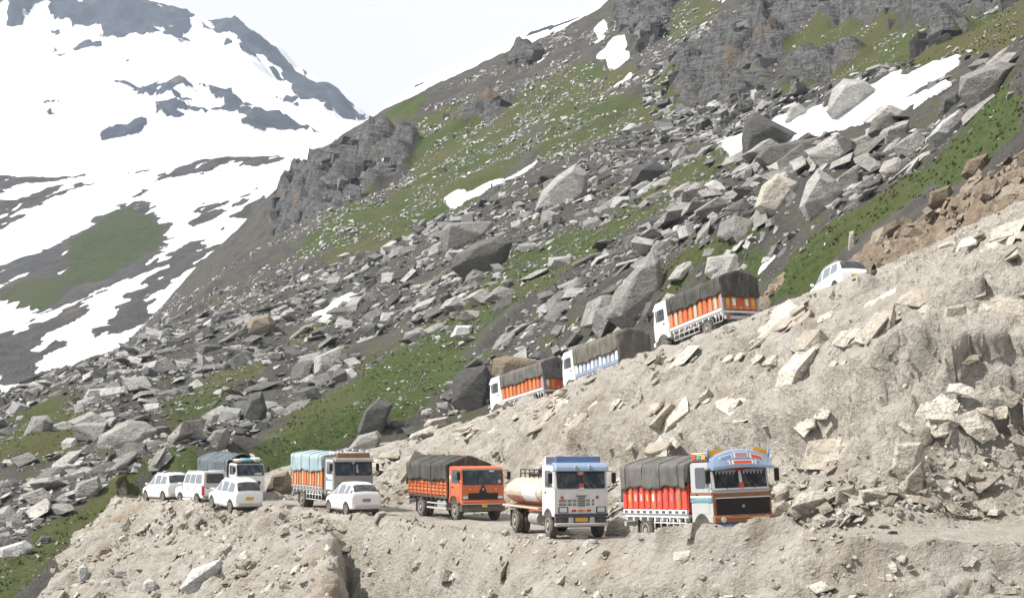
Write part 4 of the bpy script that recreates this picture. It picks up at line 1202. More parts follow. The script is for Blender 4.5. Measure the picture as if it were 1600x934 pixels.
def box(name, x0, x1, y0, y1, z0, z1, mat, parent, bev=0.015):
    bm = bmesh.new()
    bmesh.ops.create_cube(bm, size=1)
    bmesh.ops.scale(bm, vec=(abs(x1 - x0), abs(y1 - y0), abs(z1 - z0)), verts=bm.verts)
    bmesh.ops.translate(bm, vec=((x0 + x1) / 2, (y0 + y1) / 2, (z0 + z1) / 2), verts=bm.verts)
    if bev:
        bmesh.ops.bevel(bm, geom=list(bm.edges), offset=min(bev, 0.4 * min(abs(x1 - x0), abs(y1 - y0), abs(z1 - z0))), segments=1, affect='EDGES')
    return bm_obj(name, bm, mat, parent)

def prism(name, prof, y0, y1, mat, parent, bev=0.03, seg=2, taper=None):
    """side outline (x, z) carried across the width"""
    bm = bmesh.new()
    a = [bm.verts.new((x, y0, z)) for x, z in prof]; b = [bm.verts.new((x, y1, z)) for x, z in prof]
    bm.faces.new(a); bm.faces.new(b[::-1])
    n = len(prof)
    for i in range(n):
        bm.faces.new((a[i], b[i], b[(i + 1) % n], a[(i + 1) % n]))
    if bev:
        bmesh.ops.bevel(bm, geom=list(bm.edges), offset=bev, segments=seg, affect='EDGES', clamp_overlap=True)
    if taper:
        for v in bm.verts:
            taper(v)
    return bm_obj(name, bm, mat, parent)

def slab(name, c, u0, u1, v0, v1, off, th, mat, parent, cut=0.0):
    """thin panel lying on the four-cornered face c (u along c0-c1, v along c0-c3), standing off it"""
    c = [np.array(p, float) for p in c]
    n = np.cross(c[1] - c[0], c[3] - c[0]); n /= np.linalg.norm(n)
    def at(u, v):
        return (c[0] * (1 - u) + c[1] * u) * (1 - v) + (c[3] * (1 - u) + c[2] * u) * v
    if cut:
        du, dv = (u1 - u0) * cut, (v1 - v0) * cut
        uv = [(u0 + du, v0), (u1 - du, v0), (u1, v0 + dv), (u1, v1 - dv), (u1 - du, v1), (u0 + du, v1), (u0, v1 - dv), (u0, v0 + dv)]
    else:
        uv = [(u0, v0), (u1, v0), (u1, v1), (u0, v1)]
    bm = bmesh.new()
    a = [bm.verts.new(at(u, v) + n * (off - th)) for u, v in uv]; b = [bm.verts.new(at(u, v) + n * off) for u, v in uv]
    k = len(uv)
    bm.faces.new(a[::-1]); bm.faces.new(b)
    for i in range(k):
        bm.faces.new((a[i], a[(i + 1) % k], b[(i + 1) % k], b[i]))
    return bm_obj(name, bm, mat, parent)

def tube(name, pts, r, mat, parent, seg=6):
    bm = bmesh.new()
    rings = []
    pts = [np.array(p, float) for p in pts]
    for i, p in enumerate(pts):
        d = pts[min(i + 1, len(pts) - 1)] - pts[max(i - 1, 0)]
        d /= np.linalg.norm(d)
        s_ = np.cross(d, (0, 0, 1.0) if abs(d[2]) < 0.9 else (1.0, 0, 0)); s_ /= np.linalg.norm(s_)
        t_ = np.cross(d, s_)
        rings.append([bm.verts.new(p + r * (math.cos(6.2832 * j / seg) * s_ + math.sin(6.2832 * j / seg) * t_)) for j in range(seg)])
    for i in range(len(rings) - 1):
        for j in range(seg):
            bm.faces.new((rings[i][j], rings[i][(j + 1) % seg], rings[i + 1][(j + 1) % seg], rings[i + 1][j]))
    bm.faces.new(rings[0][::-1]); bm.faces.new(rings[-1])
    return bm_obj(name, bm, mat, parent, True)

def lathe_y(name, prof, mat, parent, seg=24, smooth=True):
    """(radius, y) outline turned about the y axis"""
    bm = bmesh.new()
    rings = []
    for r, y in prof:
        rings.append([bm.verts.new((r * math.cos(6.2832 * j / seg), y, r * math.sin(6.2832 * j / seg))) for j in range(seg)])
    for i in range(len(rings) - 1):
        for j in range(seg):
            bm.faces.new((rings[i][j], rings[i][(j + 1) % seg], rings[i + 1][(j + 1) % seg], rings[i + 1][j]))
    bm.faces.new(rings[0][::-1]); bm.faces.new(rings[-1])
    o = bm_obj(name, bm, mat, parent, False)
    return o

def disc_patch(name, cx, cz, r, y, side, mat, parent, th=0.03, a0=-20, a1=200):
    """flat dark plate on a body side, painting in the shade of a wheel opening"""
    bm = bmesh.new()
    n = 14
    ang = [R(a0 + (a1 - a0) * i / n) for i in range(n + 1)]
    pts = [(cx + r * math.cos(a), cz + r * math.sin(a)) for a in ang]
    a = [bm.verts.new((p, y, q)) for p, q in pts]; b = [bm.verts.new((p, y - side * th, q)) for p, q in pts]
    bm.faces.new(a); bm.faces.new(b[::-1])
    for i in range(len(pts)):
        j = (i + 1) % len(pts)
        bm.faces.new((a[i], a[j], b[j], b[i]))
    return bm_obj(name, bm, mat, parent)

_wheel_cache = {}
def wheel(parent, x, y, r, w, side, rim=RIM, truck=True, dual=False):
    key = (r, w, side, truck, rim.name)
    if key not in _wheel_cache:
        h = w / 2
        prof = [(r * 0.60, -h * 0.9), (r * 0.80, -h), (r * 0.95, -h * 0.92), (r, -h * 0.6), (r, h * 0.6), (r * 0.95, h * 0.92), (r * 0.80, h), (r * 0.60, h * 0.9)]
        t = lathe_y('wheel', prof, RUBBER, None, 26)
        o = side * h
        rp = [(r * 0.62, o * 0.80), (r * 0.60, o * 0.96), (r * 0.52, o * 0.95), (r * 0.46, o * 0.60), (r * 0.30, o * 0.52), (r * 0.24, o * 0.85), (r * 0.10, o * 0.95), (0.01, o * 0.95)]
        if truck:
            rp = [(r * 0.62, o * 0.80), (r * 0.60, o * 1.0), (r * 0.53, o * 0.98), (r * 0.44, o * 0.50), (r * 0.26, o * 0.45), (r * 0.22, o * 1.1), (r * 0.14, o * 1.15), (0.01, o * 1.15)]
        rm = lathe_y('rim', rp, rim, None, 20)
        _wheel_cache[key] = (t.data, rm.data)
        bpy.data.objects.remove(t); bpy.data.objects.remove(rm)
    tm, rmm = _wheel_cache[key]
    o = bpy.data.objects.new('wheel', tm); C.objects.link(o); o.parent = parent; o.location = (x, y, r)
    q = bpy.data.objects.new('rim', rmm); C.objects.link(q); q.parent = o
    return o

def tarp(parent, x0, x1, hw, zb, ze, zr, mat, seed=0, rear_drop=None, front_drop=None, folds=0.035, nf=11, sag=0.06):
    """tarpaulin over hoops: wavy sides, gabled or rounded top, flaps at both ends"""
    r = np.random.default_rng(seed)
    nx, ns = 64, 26
    prof = []
    for i in range(ns + 1):
        t = i / ns
        if t < 0.3:
            prof.append((-hw - 0.02, zb + (ze - zb) * t / 0.3, 1 - t / 0.3))
        elif t <= 0.7:
            u = (t - 0.3) / 0.4
            prof.append((-hw + 2 * hw * u, ze + (zr - ze) * (1 - abs(2 * u - 1) ** 1.35), 0))
        else:
            prof.append((hw + 0.02, ze + (zb - ze) * (t - 0.7) / 0.3, (t - 0.7) / 0.3))
    prof = np.array(prof)
    X = np.linspace(x0, x1, nx)
    V = np.zeros((nx, ns + 1, 3))
    ph = r.uniform(0, 6)
    for i, x in enumerate(X):
        hoop = abs(math.sin((x - x0) / (x1 - x0) * nf * math.pi + 0.9 * math.sin(1.7 * x + ph) + 0.5 * math.sin(3.9 * x + 2 * ph))) ** 0.6
        bottom = 0.05 * math.sin(x * 2.3 + ph) + 0.035 * math.sin(x * 6.1 + ph)
        for j in range(ns + 1):
            y, z, k = prof[j]
            top = (z > ze - 1e-6)
            wob = folds * (hoop - 0.6) + 0.02 * math.sin(7 * x + 3 * z + ph)
            yy = y + (np.sign(y) * wob * (0.5 + 0.6 * k) if not top else 0)
            zz = z - (sag * (1 - hoop) * 0 + sag * hoop if top else 0) + bottom * k + (0.02 * math.sin(5 * x + 4 * y + ph) if top else 0)
            V[i, j] = (x, yy, zz)
    vs_ = V.reshape(-1, 3).tolist(); fs_ = []
    W = ns + 1
    for i in range(nx - 1):
        for j in range(ns):
            fs_.append((i * W + j, i * W + j + 1, (i + 1) * W + j + 1, (i + 1) * W + j))
    for end, xi, drop in (('f', nx - 1, front_drop), ('r', 0, rear_drop)):
        if drop is None:
            continue
        m = 12; sgn = 1 if end == 'f' else -1
        base = len(vs_)
        cols = np.linspace(-hw - 0.02, hw + 0.02, 15)
        for c_ in cols:
            u = (c_ + hw + 0.02) / (2 * hw + 0.04)
            zt_ = ze + (zr - ze) * (1 - abs(2 * u - 1) ** 1.35) - sag * 0.3
            for q in range(m + 1):
                z = zt_ + (drop + 0.04 * math.sin(c_ * 5 + ph) - zt_) * q / m
                vs_.append((X[xi] + sgn * (0.03 + 0.035 * math.sin(c_ * 6 + z * 2 + ph) + 0.02 * math.sin(c_ * 2.5 - z * 5)), float(c_), z))
        for a in range(14):
            for q in range(m):
                fs_.append((base + a * (m + 1) + q, base + a * (m + 1) + q + 1, base + (a + 1) * (m + 1) + q + 1, base + (a + 1) * (m + 1) + q))
    o = add_mesh('tarpaulin', vs_, fs_, mat, parent, True)
    md = o.modifiers.new('thickness', 'SOLIDIFY'); md.thickness = 0.02
    # ropes over the cover
    for kx in np.linspace(x0 + 0.5, x1 - 0.5, 4):
        pts = []
        for j in range(0, ns + 1):
            y, z, k = prof[j]
            pts.append((kx + 0.02 * math.sin(j), y * 1.02 + np.sign(y) * 0.02, z + 0.015))
        tube('rope', pts, 0.012, ROPE, o, 4)
    return o

def place(root, X, Y, heading_deg, dz=0.0, pitch=None, roll=None, half=2.6):
    """stand a vehicle on the road; heading measured clockwise from straight away"""
    a = R(heading_deg)
    h = np.array([math.sin(a), math.cos(a)])
    zc = lambda x, y: float(land(np.array([x]), np.array([y]), False)[0][0])
    zf = zc(X + h[0] * half, Y + h[1] * half); zb = zc(X - h[0] * half, Y - h[1] * half)
    sd = np.array([-h[1], h[0]])
    if pitch is None:
        pitch = math.degrees(math.atan2(zf - zb, 2 * half))
    z0 = (zf + zb) / 2 + dz
    yaw = math.atan2(h[1], h[0])
    root.location = (X, Y, z0)
    root.rotation_euler = (Matrix.Rotation(yaw, 3, 'Z') @ Matrix.Rotation(-R(pitch), 3, 'Y') @ Matrix.Rotation(R(roll or 0), 3, 'X')).to_euler()
    return root

def empty(name, label, cat, group=None):
    o = bpy.data.objects.new(name, None); C.objects.link(o)
    o.empty_display_size = 0.5
    return tag(o, label, cat, group)

# ------------------------------------------------------------------ trucks
def chassis(t, x0, x1, zt=1.02, w=0.45):
    box('chassis', x0, x1, -w, w, 0.62, 0.9, CHASSIS, t, 0.02)
    box('axle', -1.98, -1.82, -1.0, 1.0, 0.42, 0.58, CHASSIS, t)
    box('axle', 2.66, 2.82, -1.0, 1.0, 0.42, 0.58, CHASSIS, t)
    for s in (-1, 1):
        wheel(t, 2.74, s * 1.02, 0.52, 0.30, s)
        wheel(t, -1.9, s * 1.04, 0.52, 0.28, s)
        wheel(t, -1.9, s * 0.72, 0.52, 0.28, s)

def cargo_frame(t, side_mat, post_mat, zf=1.12):
    box('cargo_floor', -3.65, 1.72, -1.18, 1.18, zf - 0.14, zf, post_mat, t)
    for s in (-1, 1):
        for i, x in enumerate(np.linspace(-3.45, 1.5, 9)):
            box('bracket', x - 0.04, x + 0.04, s * 1.0, s * 1.2, zf - 0.27, zf - 0.1, post_mat, t, 0)

def side_ribs(t, z0, z1, base, ribs, n=11, band=None, band_mat=None, marks=None):
    for s in (-1, 1):
        box('side_panel', -3.66, 1.72, s * 1.12, s * 1.17, z0, z1, base, t, 0.01)
        xs = np.linspace(-3.55, 1.6, n)
        wr = (xs[1] - xs[0]) * 0.56
        for i, x in enumerate(xs):
            m = ribs[i % len(ribs)]
            o = prism('rib', [(x - wr / 2, z0 + 0.02), (x + wr / 2, z0 + 0.02), (x + wr / 2, z1 - 0.01), (x - wr / 2, z1 - 0.01)], s * 1.16, s * 1.235, m, t, 0.03, 1)
            if marks:
                mk = marks[i % len(marks)]
                if mk is not None:
                    box('emblem', x - wr * 0.28, x + wr * 0.28, s * 1.234, s * 1.242, z0 + (z1 - z0) * 0.36, z0 + (z1 - z0) * 0.66, mk, o, 0)
        if band:
            box('side_rail', -3.68, 1.74, s * 1.14, s * 1.245, z0 - 0.16, z0 + 0.0, band, t, 0.01)
            if band_mat:
                for x in np.linspace(-3.4, 1.5, 10):
                    box('marker', x - 0.13, x + 0.13, s * 1.243, s * 1.252, z0 - 0.13, z0 - 0.04, band_mat, t, 0)
    for i, y in enumerate(np.linspace(-1.05, 1.05, 6)):
        pass
    box('headboard', 1.70, 1.76, -1.17, 1.17, z0 - 0.1, z1 + 0.1, base, t)

def tailgate(t, z0, z1, mat, post, marks=()):
    box('tailgate', -3.72, -3.66, -1.16, 1.16, z0, z1, mat, t, 0.01)
    for i, y in enumerate(np.linspace(-1.08, 1.08, 6)):
        box('tail_post', -3.76, -3.715, y - 0.05, y + 0.05, z0, z1, post, t, 0)
    for i, m in enumerate(marks):
        y = -0.86 + 0.43 * i
        box('emblem', -3.75, -3.715, y - 0.11, y + 0.11, z0 + 0.25 * (z1 - z0), z0 + 0.72 * (z1 - z0), m, t, 0)
    box('rear_bumper', -3.82, -3.66, -1.15, 1.15, 0.68, 0.86, LGREY, t, 0.01)
    for s in (-1, 1):
        box('tail_lamp', -3.84, -3.81, s * 0.85, s * 1.1, 0.72, 0.84, REDLAMP, t, 0)
        box('mud_flap', -2.62, -2.58, s * 0.62, s * 1.16, 0.25, 0.95, CHASSIS, t, 0)

def guard(t, mat):
    for s in (-1, 1):
        g_ = tube('side_guard', [(-1.15, s * 1.15, 0.55), (1.55, s * 1.15, 0.55)], 0.03, mat, t)
        tube('rail', [(-1.15, s * 1.15, 0.85), (1.55, s * 1.15, 0.85)], 0.03, mat, g_)
        for x in np.linspace(-1.1, 1.5, 6):
            tube('post', [(x, s * 1.15, 0.55), (x, s * 1.15, 1.0)], 0.025, mat, g_)

def cab_box(t, zt, mat, side_mat=None, wz0=2.02, wz1=2.86, xf=3.62, rake=0.10, split=True, glassm=GLASSB, frame=BLACKP, mirror=BLACKP, door=None, xr=1.95):
    """flat-nosed cab; returns its front face and side faces for fitting panels"""
    prof = [(xr, 0.86), (xf - 0.02, 0.86), (xf, 1.1), (xf, wz0 - 0.08), (xf - rake, zt - 0.12), (xf - rake - 0.22, zt), (xr, zt)]
    cb = prism('cab', prof, -1.16, 1.16, mat, t, 0.05, 2)
    fr_lo = [(xf, -1.16, 0.9), (xf, 1.16, 0.9), (xf, 1.16, wz0 - 0.08), (xf, -1.16, wz0 - 0.08)]
    xt = xf - rake
    fr_up = [(xf, -1.16, wz0 - 0.08), (xf, 1.16, wz0 - 0.08), (xt, 1.16, zt - 0.12), (xt, -1.16, zt - 0.12)]
    H = zt - 0.12 - (wz0 - 0.08)
    v0 = 0.07; v1 = (wz1 - wz0 + 0.08) / H
    if split:
        for u0, u1 in ((0.05, 0.475), (0.525, 0.95)):
            fo = slab('windscreen_frame', fr_up, u0 - 0.018, u1 + 0.018, v0 - 0.035, v1 + 0.035, 0.012, 0.03, frame, t, 0.05)
            slab('windscreen', fr_up, u0, u1, v0, v1, 0.020, 0.012, glassm, fo, 0.06)
            tube('wiper', [(xf + 0.02, -1.16 + 2.32 * (u0 + u1) / 2, wz0 - 0.03), (xf - 0.0, -1.16 + 2.32 * (u0 + 0.06), wz0 + 0.45)], 0.012, BLACKP, t, 4)
    else:
        fo = slab('windscreen_frame', fr_up, 0.03, 0.97, v0 - 0.035, v1 + 0.035, 0.012, 0.03, frame, t, 0.03)
        slab('windscreen', fr_up, 0.05, 0.95, v0, v1, 0.020, 0.012, glassm, fo, 0.04)
        for u in (0.25, 0.6):
            tube('wiper', [(xf + 0.02, -1.16 + 2.32 * u, wz0 - 0.03), (xf, -1.16 + 2.32 * (u + 0.16), wz0 + 0.4)], 0.012, BLACKP, t, 4)
    for s in (-1, 1):
        y = s * 1.16
        fc = [(xr, y, 0.86), (xf, y, 0.86), (xf, y, zt), (xr, y, zt)]
        if s > 0:
            fc = [fc[1], fc[0], fc[3], fc[2]]
        def U(x0, x1):
            a, b = (x0 - xr) / (xf - xr), (x1 - xr) / (xf - xr)
            return (a, b) if s < 0 else (1 - b, 1 - a)
        Z = lambda z: (z - 0.86) / (zt - 0.86)
        dr = slab('door', fc, *U(2.30, 3.36), Z(1.22), Z(zt - 0.12), 0.012, 0.03, door or side_mat or mat, t, 0.03)
        slab('side_window', fc, *U(2.38, 3.16), Z(wz0 + 0.02), Z(wz1 - 0.02), 0.020, 0.02, GLASS, dr, 0.08)
        slab('quarter_window', fc, *U(3.2, 3.32), Z(wz0 + 0.02), Z(wz1 - 0.06), 0.019, 0.02, GLASS, dr, 0.05)
        box('handle', 2.40, 2.56, y + s * 0.012, y + s * 0.05, wz0 - 0.22, wz0 - 0.17, BLACKP, dr, 0)
        tube('mirror_arm', [(xf - 0.1, y, wz1 - 0.05), (xf + 0.12, y + s * 0.22, wz1 - 0.08), (xf + 0.12, y + s * 0.22, wz0 + 0.1), (xf - 0.05, y, wz0)], 0.016, BLACKP, t, 5)
        box('mirror', xf + 0.08, xf + 0.15, y + s * 0.13, y + s * 0.32, wz0 + 0.2, wz1 - 0.12, mirror, t, 0.015)
        disc_patch('wheel_arch_shade', 2.74, 0.55, 0.66, y + s * 0.014, s, CHASSIS, t, 0.05, 28, 152)
        box('step', 1.98, 2.30, y - s * 0.1, y + s * 0.03, 0.55, 0.62, CHASSIS, t, 0.01)
    return cb, fr_lo, fr_up

def plate(t, x, z, y=0.0, w=0.26, mat=YELLOW):
    box('number_plate', x, x + 0.02, y - w, y + w, z - 0.09, z + 0.09, mat, t, 0.005)

def painted_truck():
    t = empty('truck', 'painted truck with coloured visor, red ribbed sides and black nose behind a dirt mound', 'truck', 'trucks on the lower road')
    chassis(t, -3.6, 3.4)
    cargo_frame(t, RED, WHITE, 1.18)
    side_ribs(t, 1.34, 2.22, RED, [RED, ORANGE, RED, RED], 11, WHITE, DKBLUE, [None, YELLOW, LGREY, LGREY, YELLOW, WHITE, PURPLE, RED, PURPLE, GREYP, None])
    tarp(t, -3.72, 1.78, 1.26, 2.14, 3.02, 3.34, TARP_GREY, 3, 1.6, 2.3, 0.045, 10)
    tailgate(t, 1.3, 2.2, RED, ORANGE2)
    cb, lo, up = cab_box(t, 3.02, LGREY, PALEBLUE, 2.08, 2.86, 3.62, 0.16, True, GLASS, WHITE, BLACKP, LGREY)
    z = lambda a: (a - 0.9) / (2.0 - 0.9)
    slab('grille_panel', lo, 0.05, 0.97, z(1.16), z(1.74), 0.03, 0.06, BLACKP, t)
    lathe = slab('emblem', lo, 0.485, 0.535, z(1.40), z(1.50), 0.045, 0.02, CHROME, t, 0.3)
    slab('trim_band', lo, 0.03, 0.98, z(1.77), z(1.92), 0.03, 0.05, BROWNP, t)
    slab('trim_strip', lo, 0.03, 0.98, z(1.735), z(1.775), 0.04, 0.05, WHITE, t)
    slab('corner_trim', lo, 0.0, 0.045, z(0.92), z(1.95), 0.035, 0.05, BROWNP, t)
    slab('corner_trim', lo, 0.972, 1.0, z(0.92), z(1.95), 0.035, 0.05, BROWNP, t)
    box('bumper', 3.60, 3.78, -1.2, 1.2, 0.88, 1.14, BROWNP, t, 0.03)
    box('bumper_trim', 3.775, 3.79, -1.15, 1.15, 1.05, 1.09, ORANGE2, t, 0)
    box('lower_bumper', 3.55, 3.74, -1.16, 1.16, 0.58, 0.87, BLUE, t, 0.03)
    for s in (-1, 1):
        lathe_y('headlamp', [(0.10, -0.02), (0.10, 0.02), (0.02, 0.03)], LAMP, t, 14).matrix_local = Matrix.Translation((3.79, s * 0.86, 1.0)) @ Matrix.Rotation(R(-90), 4, 'Z')
        box('indicator', 3.74, 3.76, s * 0.55, s * 0.75, 0.68, 0.78, WHITE, t, 0)
        for x in (2.02, 2.18):
            pass
        fc = [(1.95, s * 1.16, 0.86), (3.62, s * 1.16, 0.86), (3.62, s * 1.16, 3.02), (1.95, s * 1.16, 3.02)]
        if s > 0:
            fc = [fc[1], fc[0], fc[3], fc[2]]
        slab('side_stripe', fc, 0.02, 0.98, 0.42, 0.455, 0.035, 0.04, WHITE, t)
        slab('side_stripe', fc, 0.02, 0.98, 0.35, 0.40, 0.033, 0.04, TEAL, t)
        slab('side_stripe', fc, 0.02, 0.98, 0.47, 0.51, 0.033, 0.04, BROWNP, t)
        for k in range(9):
            slab('stud', fc, 0.86, 0.89, 0.55 + 0.045 * k, 0.565 + 0.045 * k, 0.03, 0.03, CHROME if k % 2 else BLUE, t)
    # visor crown with picture panels
    vp = [(3.46, 2.86), (3.86, 2.80), (3.84, 2.90), (3.62, 3.40), (3.50, 3.46), (3.30, 3.05)]
    def arch(v):
        v.co.z -= 0.30 * (abs(v.co.y) / 1.2) ** 2 * (1 if v.co.z > 3.0 else 0.25)
    bm = bmesh.new()
    ys = np.linspace(-1.2, 1.2, 13)
    rings = [[bm.verts.new((x, y, zz)) for x, zz in vp] for y in ys]
    for i in range(12):
        for j in range(6):
            bm.faces.new((rings[i][j], rings[i + 1][j], rings[i + 1][(j + 1) % 6], rings[i][(j + 1) % 6]))
    bm.faces.new(rings[0]); bm.faces.new(rings[-1][::-1])
    for v in bm.verts:
        arch(v)
    vis = bm_obj('visor', bm, PALEBLUE, t)
    def crown(y, h):
        dz = 0.30 * (abs(y) / 1.2) ** 2
        f = h
        return (3.84 - 0.22 * f, y, 2.90 + 0.5 * f - dz)
    for y0, y1, h0, h1, m in ((-1.1, -0.5, .12, .40, PURPLE), (-0.42, 0.42, .10, .38, RED), (0.5, 1.1, .12, .40, BLUE), (-0.86, -0.36, .50, .84, BLUE), (-0.28, 0.28, .52, .92, PURPLE), (0.36, 0.86, .50, .84, RED)):
        c = [crown(y0, h0), crown(y1, h0), crown(y1, h1), crown(y0, h1)]
        fo = slab('visor_panel', c, 0, 1, 0, 1, 0.02, 0.03, WHITE, vis)
        slab('picture', c, 0.08, 0.92, 0.14, 0.86, 0.028, 0.02, m, fo)
    for s, m in ((-1, YELLOW), (1, YELLOW)):
        slab('visor_wing', [(3.5, s * 0.55, 3.28), (3.5, s * 1.15, 3.14), (3.46, s * 1.2, 3.42), (3.46, s * 0.62, 3.48)], 0, 1, 0, 1, 0.01, 0.03, m, vis)
        tube('tassel', [(3.5, s * 1.2, 3.05), (3.5, s * 1.24, 3.45)], 0.05, BLUE, vis, 6)
    # centre ornament between the panes
    slab('ornament', up, 0.40, 0.60, 0.76, 0.98, 0.05, 0.04, RED, t, 0.28)
    slab('ornament', up, 0.475, 0.525, 0.05, 0.8, 0.035, 0.03, WHITE, t)
    slab('ornament', up, 0.455, 0.545, 0.10, 0.30, 0.05, 0.03, RED, t, 0.2)
    for u0, u1 in ((0.06, 0.46), (0.54, 0.94)):
        slab('sun_strip', up, u0 + 0.02, u1 - 0.02, 0.72, 0.84, 0.026, 0.012, LGREY, t)
        slab('name_strip', up, u0, u1, 0.03, 0.10, 0.03, 0.02, WHITE, t)
        for k in range(6):
            slab('tinsel', up, u0 + 0.025 + 0.06 * k, u0 + 0.045 + 0.06 * k, 0.64, 0.74, 0.027, 0.01, WHITE, t)
    # roof rack with bundles behind the crown
    rk = box('roof_rack', 1.95, 3.2, -1.1, 1.1, 3.06, 3.12, BROWNP, t)
    for y in np.linspace(-1.05, 1.05, 7):
        tube('rack_post', [(2.0, y, 3.1), (2.0, y, 3.34)], 0.025, YELLOW, rk, 5)
    tube('rack_rail', [(2.0, -1.1, 3.34), (2.0, 1.1, 3.34)], 0.03, WHITE, rk, 5)
    for s in (-1, 1):
        tube('rack_rail', [(2.0, s * 1.1, 3.34), (3.2, s * 1.1, 3.24)], 0.03, YELLOW, rk, 5)
        for k, m in enumerate((RED, TEAL, YELLOW)):
            box('rack_panel', 2.1 + 0.36 * k, 2.4 + 0.36 * k, s * 1.10, s * 1.13, 3.13, 3.27, m, rk, 0)
    guard(t, WHITE)
    return t

def tanker_truck():
    t = empty('tanker_truck', 'white fuel tanker truck with blue visor facing the viewer', 'truck', 'trucks on the lower road')
    chassis(t, -3.6, 3.4)
    cb, lo, up = cab_box(t, 2.98, WHITE, WHITE, 2.06, 2.80, 3.62, 0.14, True, GLASSB, LGREY, BLACKP, WHITE)
    z = lambda a: (a - 0.9) / (1.98 - 0.9)
    vis = prism('visor', [(3.40, 2.78), (3.80, 2.74), (3.74, 2.94), (3.50, 3.10), (3.2, 3.10)], -1.15, 1.15, PALEBLUE, t, 0.04, 1)
    for y in (-0.28, 0.32):
        box('visor_bracket', 3.66, 3.79, y - 0.05, y + 0.05, 2.84, 3.0, LGREY, vis, 0.01)
    rk = box('roof_carrier', 1.95, 3.3, -0.98, 0.98, 2.99, 3.04, BLUE, t)
    box('carrier_front', 3.2, 3.26, -0.98, 0.98, 3.04, 3.36, BLUE, rk)
    for s in (-1, 1):
        box('carrier_side', 1.95, 3.2, s * 0.94, s * 0.98, 3.04, 3.34, DKBLUE, rk)
    slab('ornament', up, 0.43, 0.57, 0.66, 0.92, 0.05, 0.03, RED, t, 0.25)
    slab('ornament', up, 0.45, 0.55, 0.72, 0.90, 0.06, 0.02, WHITE, t, 0.3)
    slab('ornament', up, 0.48, 0.52, 0.30, 0.70, 0.04, 0.03, BLACKP, t)
    slab('ornament', up, 0.455, 0.545, 0.10, 0.30, 0.05, 0.03, RED, t, 0.2)
    slab('ornament', up, 0.46, 0.55, 0.02, 0.10, 0.05, 0.03, WHITE, t)
    gr = slab('grille', lo, 0.43, 0.57, z(1.30), z(1.72), 0.02, 0.03, STEEL, t)
    for k in range(5):
        slab('grille_bar', lo, 0.435, 0.565, z(1.34 + 0.075 * k), z(1.365 + 0.075 * k), 0.03, 0.02, CHASSIS, gr)
    slab('grille_top', lo, 0.40, 0.60, z(1.72), z(1.76), 0.03, 0.03, CHASSIS, gr)
    for u0, u1 in ((0.34, 0.41), (0.59, 0.66), (0.24, 0.32), (0.70, 0.74), (0.08, 0.22)):
        for k in range(2):
            v = slab('vent', lo, u0, u1, z(1.34 + 0.15 * k), z(1.45 + 0.15 * k), 0.012, 0.02, GREYP, t)
    for u in (0.14, 0.80):
        slab('hazard_plate', lo, u - 0.035, u + 0.035, z(1.60), z(1.76), 0.012, 0.01, RUST, t, 0.45)
    for u in (0.16, 0.87):
        fo = slab('headlamp_frame', lo, u - 0.095, u + 0.095, z(1.05), z(1.30), 0.012, 0.02, CHASSIS, t, 0.1)
        slab('headlamp', lo, u - 0.07, u + 0.07, z(1.08), z(1.27), 0.022, 0.02, LAMP, fo, 0.12)
    for u, m in ((0.36, REDLAMP), (0.47, AMBER), (0.53, YELLOW), (0.64, REDLAMP)):
        slab('marker_lamp', lo, u - 0.04, u + 0.04, z(1.10), z(1.18), 0.025, 0.02, m, t)
    slab('bumper_band', lo, 0.0, 1.0, z(0.90), z(1.02), 0.05, 0.07, DKBLUE, t)
    box('bumper_back', 3.45, 3.58, -1.12, 1.12, 0.60, 0.88, CHASSIS, t)
    box('bumper', 3.56, 3.70, -1.16, 1.16, 0.50, 0.64, LGREY, t, 0.03)
    for y in (-0.46, 0.46):
        box('bumper_post', 3.57, 3.68, y - 0.1, y + 0.1, 0.63, 0.86, LGREY, t, 0.01)
    plate(t, 3.62, 0.77, 0.0, 0.28)
    # tank
    bm = bmesh.new()
    n = 32
    xs = [-3.62, -3.55, -3.3, 1.35, 1.6, 1.68]; sc = [0.86, 0.96, 1.0, 1.0, 0.96, 0.86]
    rings = [[bm.verts.new((x, 1.16 * k * math.cos(6.2832 * j / n), 1.80 + 0.64 * k * math.sin(6.2832 * j / n))) for j in range(n)] for x, k in zip(xs, sc)]
    for i in range(len(xs) - 1):
        for j in range(n):
            bm.faces.new((rings[i][j], rings[i][(j + 1) % n], rings[i + 1][(j + 1) % n], rings[i + 1][j]))
    bm.faces.new(rings[0]); bm.faces.new(rings[-1][::-1])
    tk = bm_obj('tank', bm, CREAM, t)
    def band(name, x0, x1, k, a0, a1, m, parent):
        bm = bmesh.new()
        ang = np.linspace(R(a0), R(a1), 17)
        ra = [[bm.verts.new((x, 1.16 * k * math.cos(a), 1.80 + 0.64 * k * math.sin(a))) for a in ang] for x in (x0, x1)]
        for j in range(16):
            bm.faces.new((ra[0][j], ra[0][j + 1], ra[1][j + 1], ra[1][j]))
        o = bm_obj(name, bm, m, parent)
        md = o.modifiers.new('th', 'SOLIDIFY'); md.thickness = 0.02
        return o
    for a0, a1 in ((150, 215), (-35, 30)):
        band('name_panel', -0.9, 1.05, 1.012, a0, a1, WHITE, tk)
    band('lower_band', -3.2, 1.3, 1.008, 196, 344, RUST, tk)
    for x in (-2.6, -1.2, 1.15):
        band('hoop', x - 0.04, x + 0.04, 1.018, 0, 359, LGREY, tk)
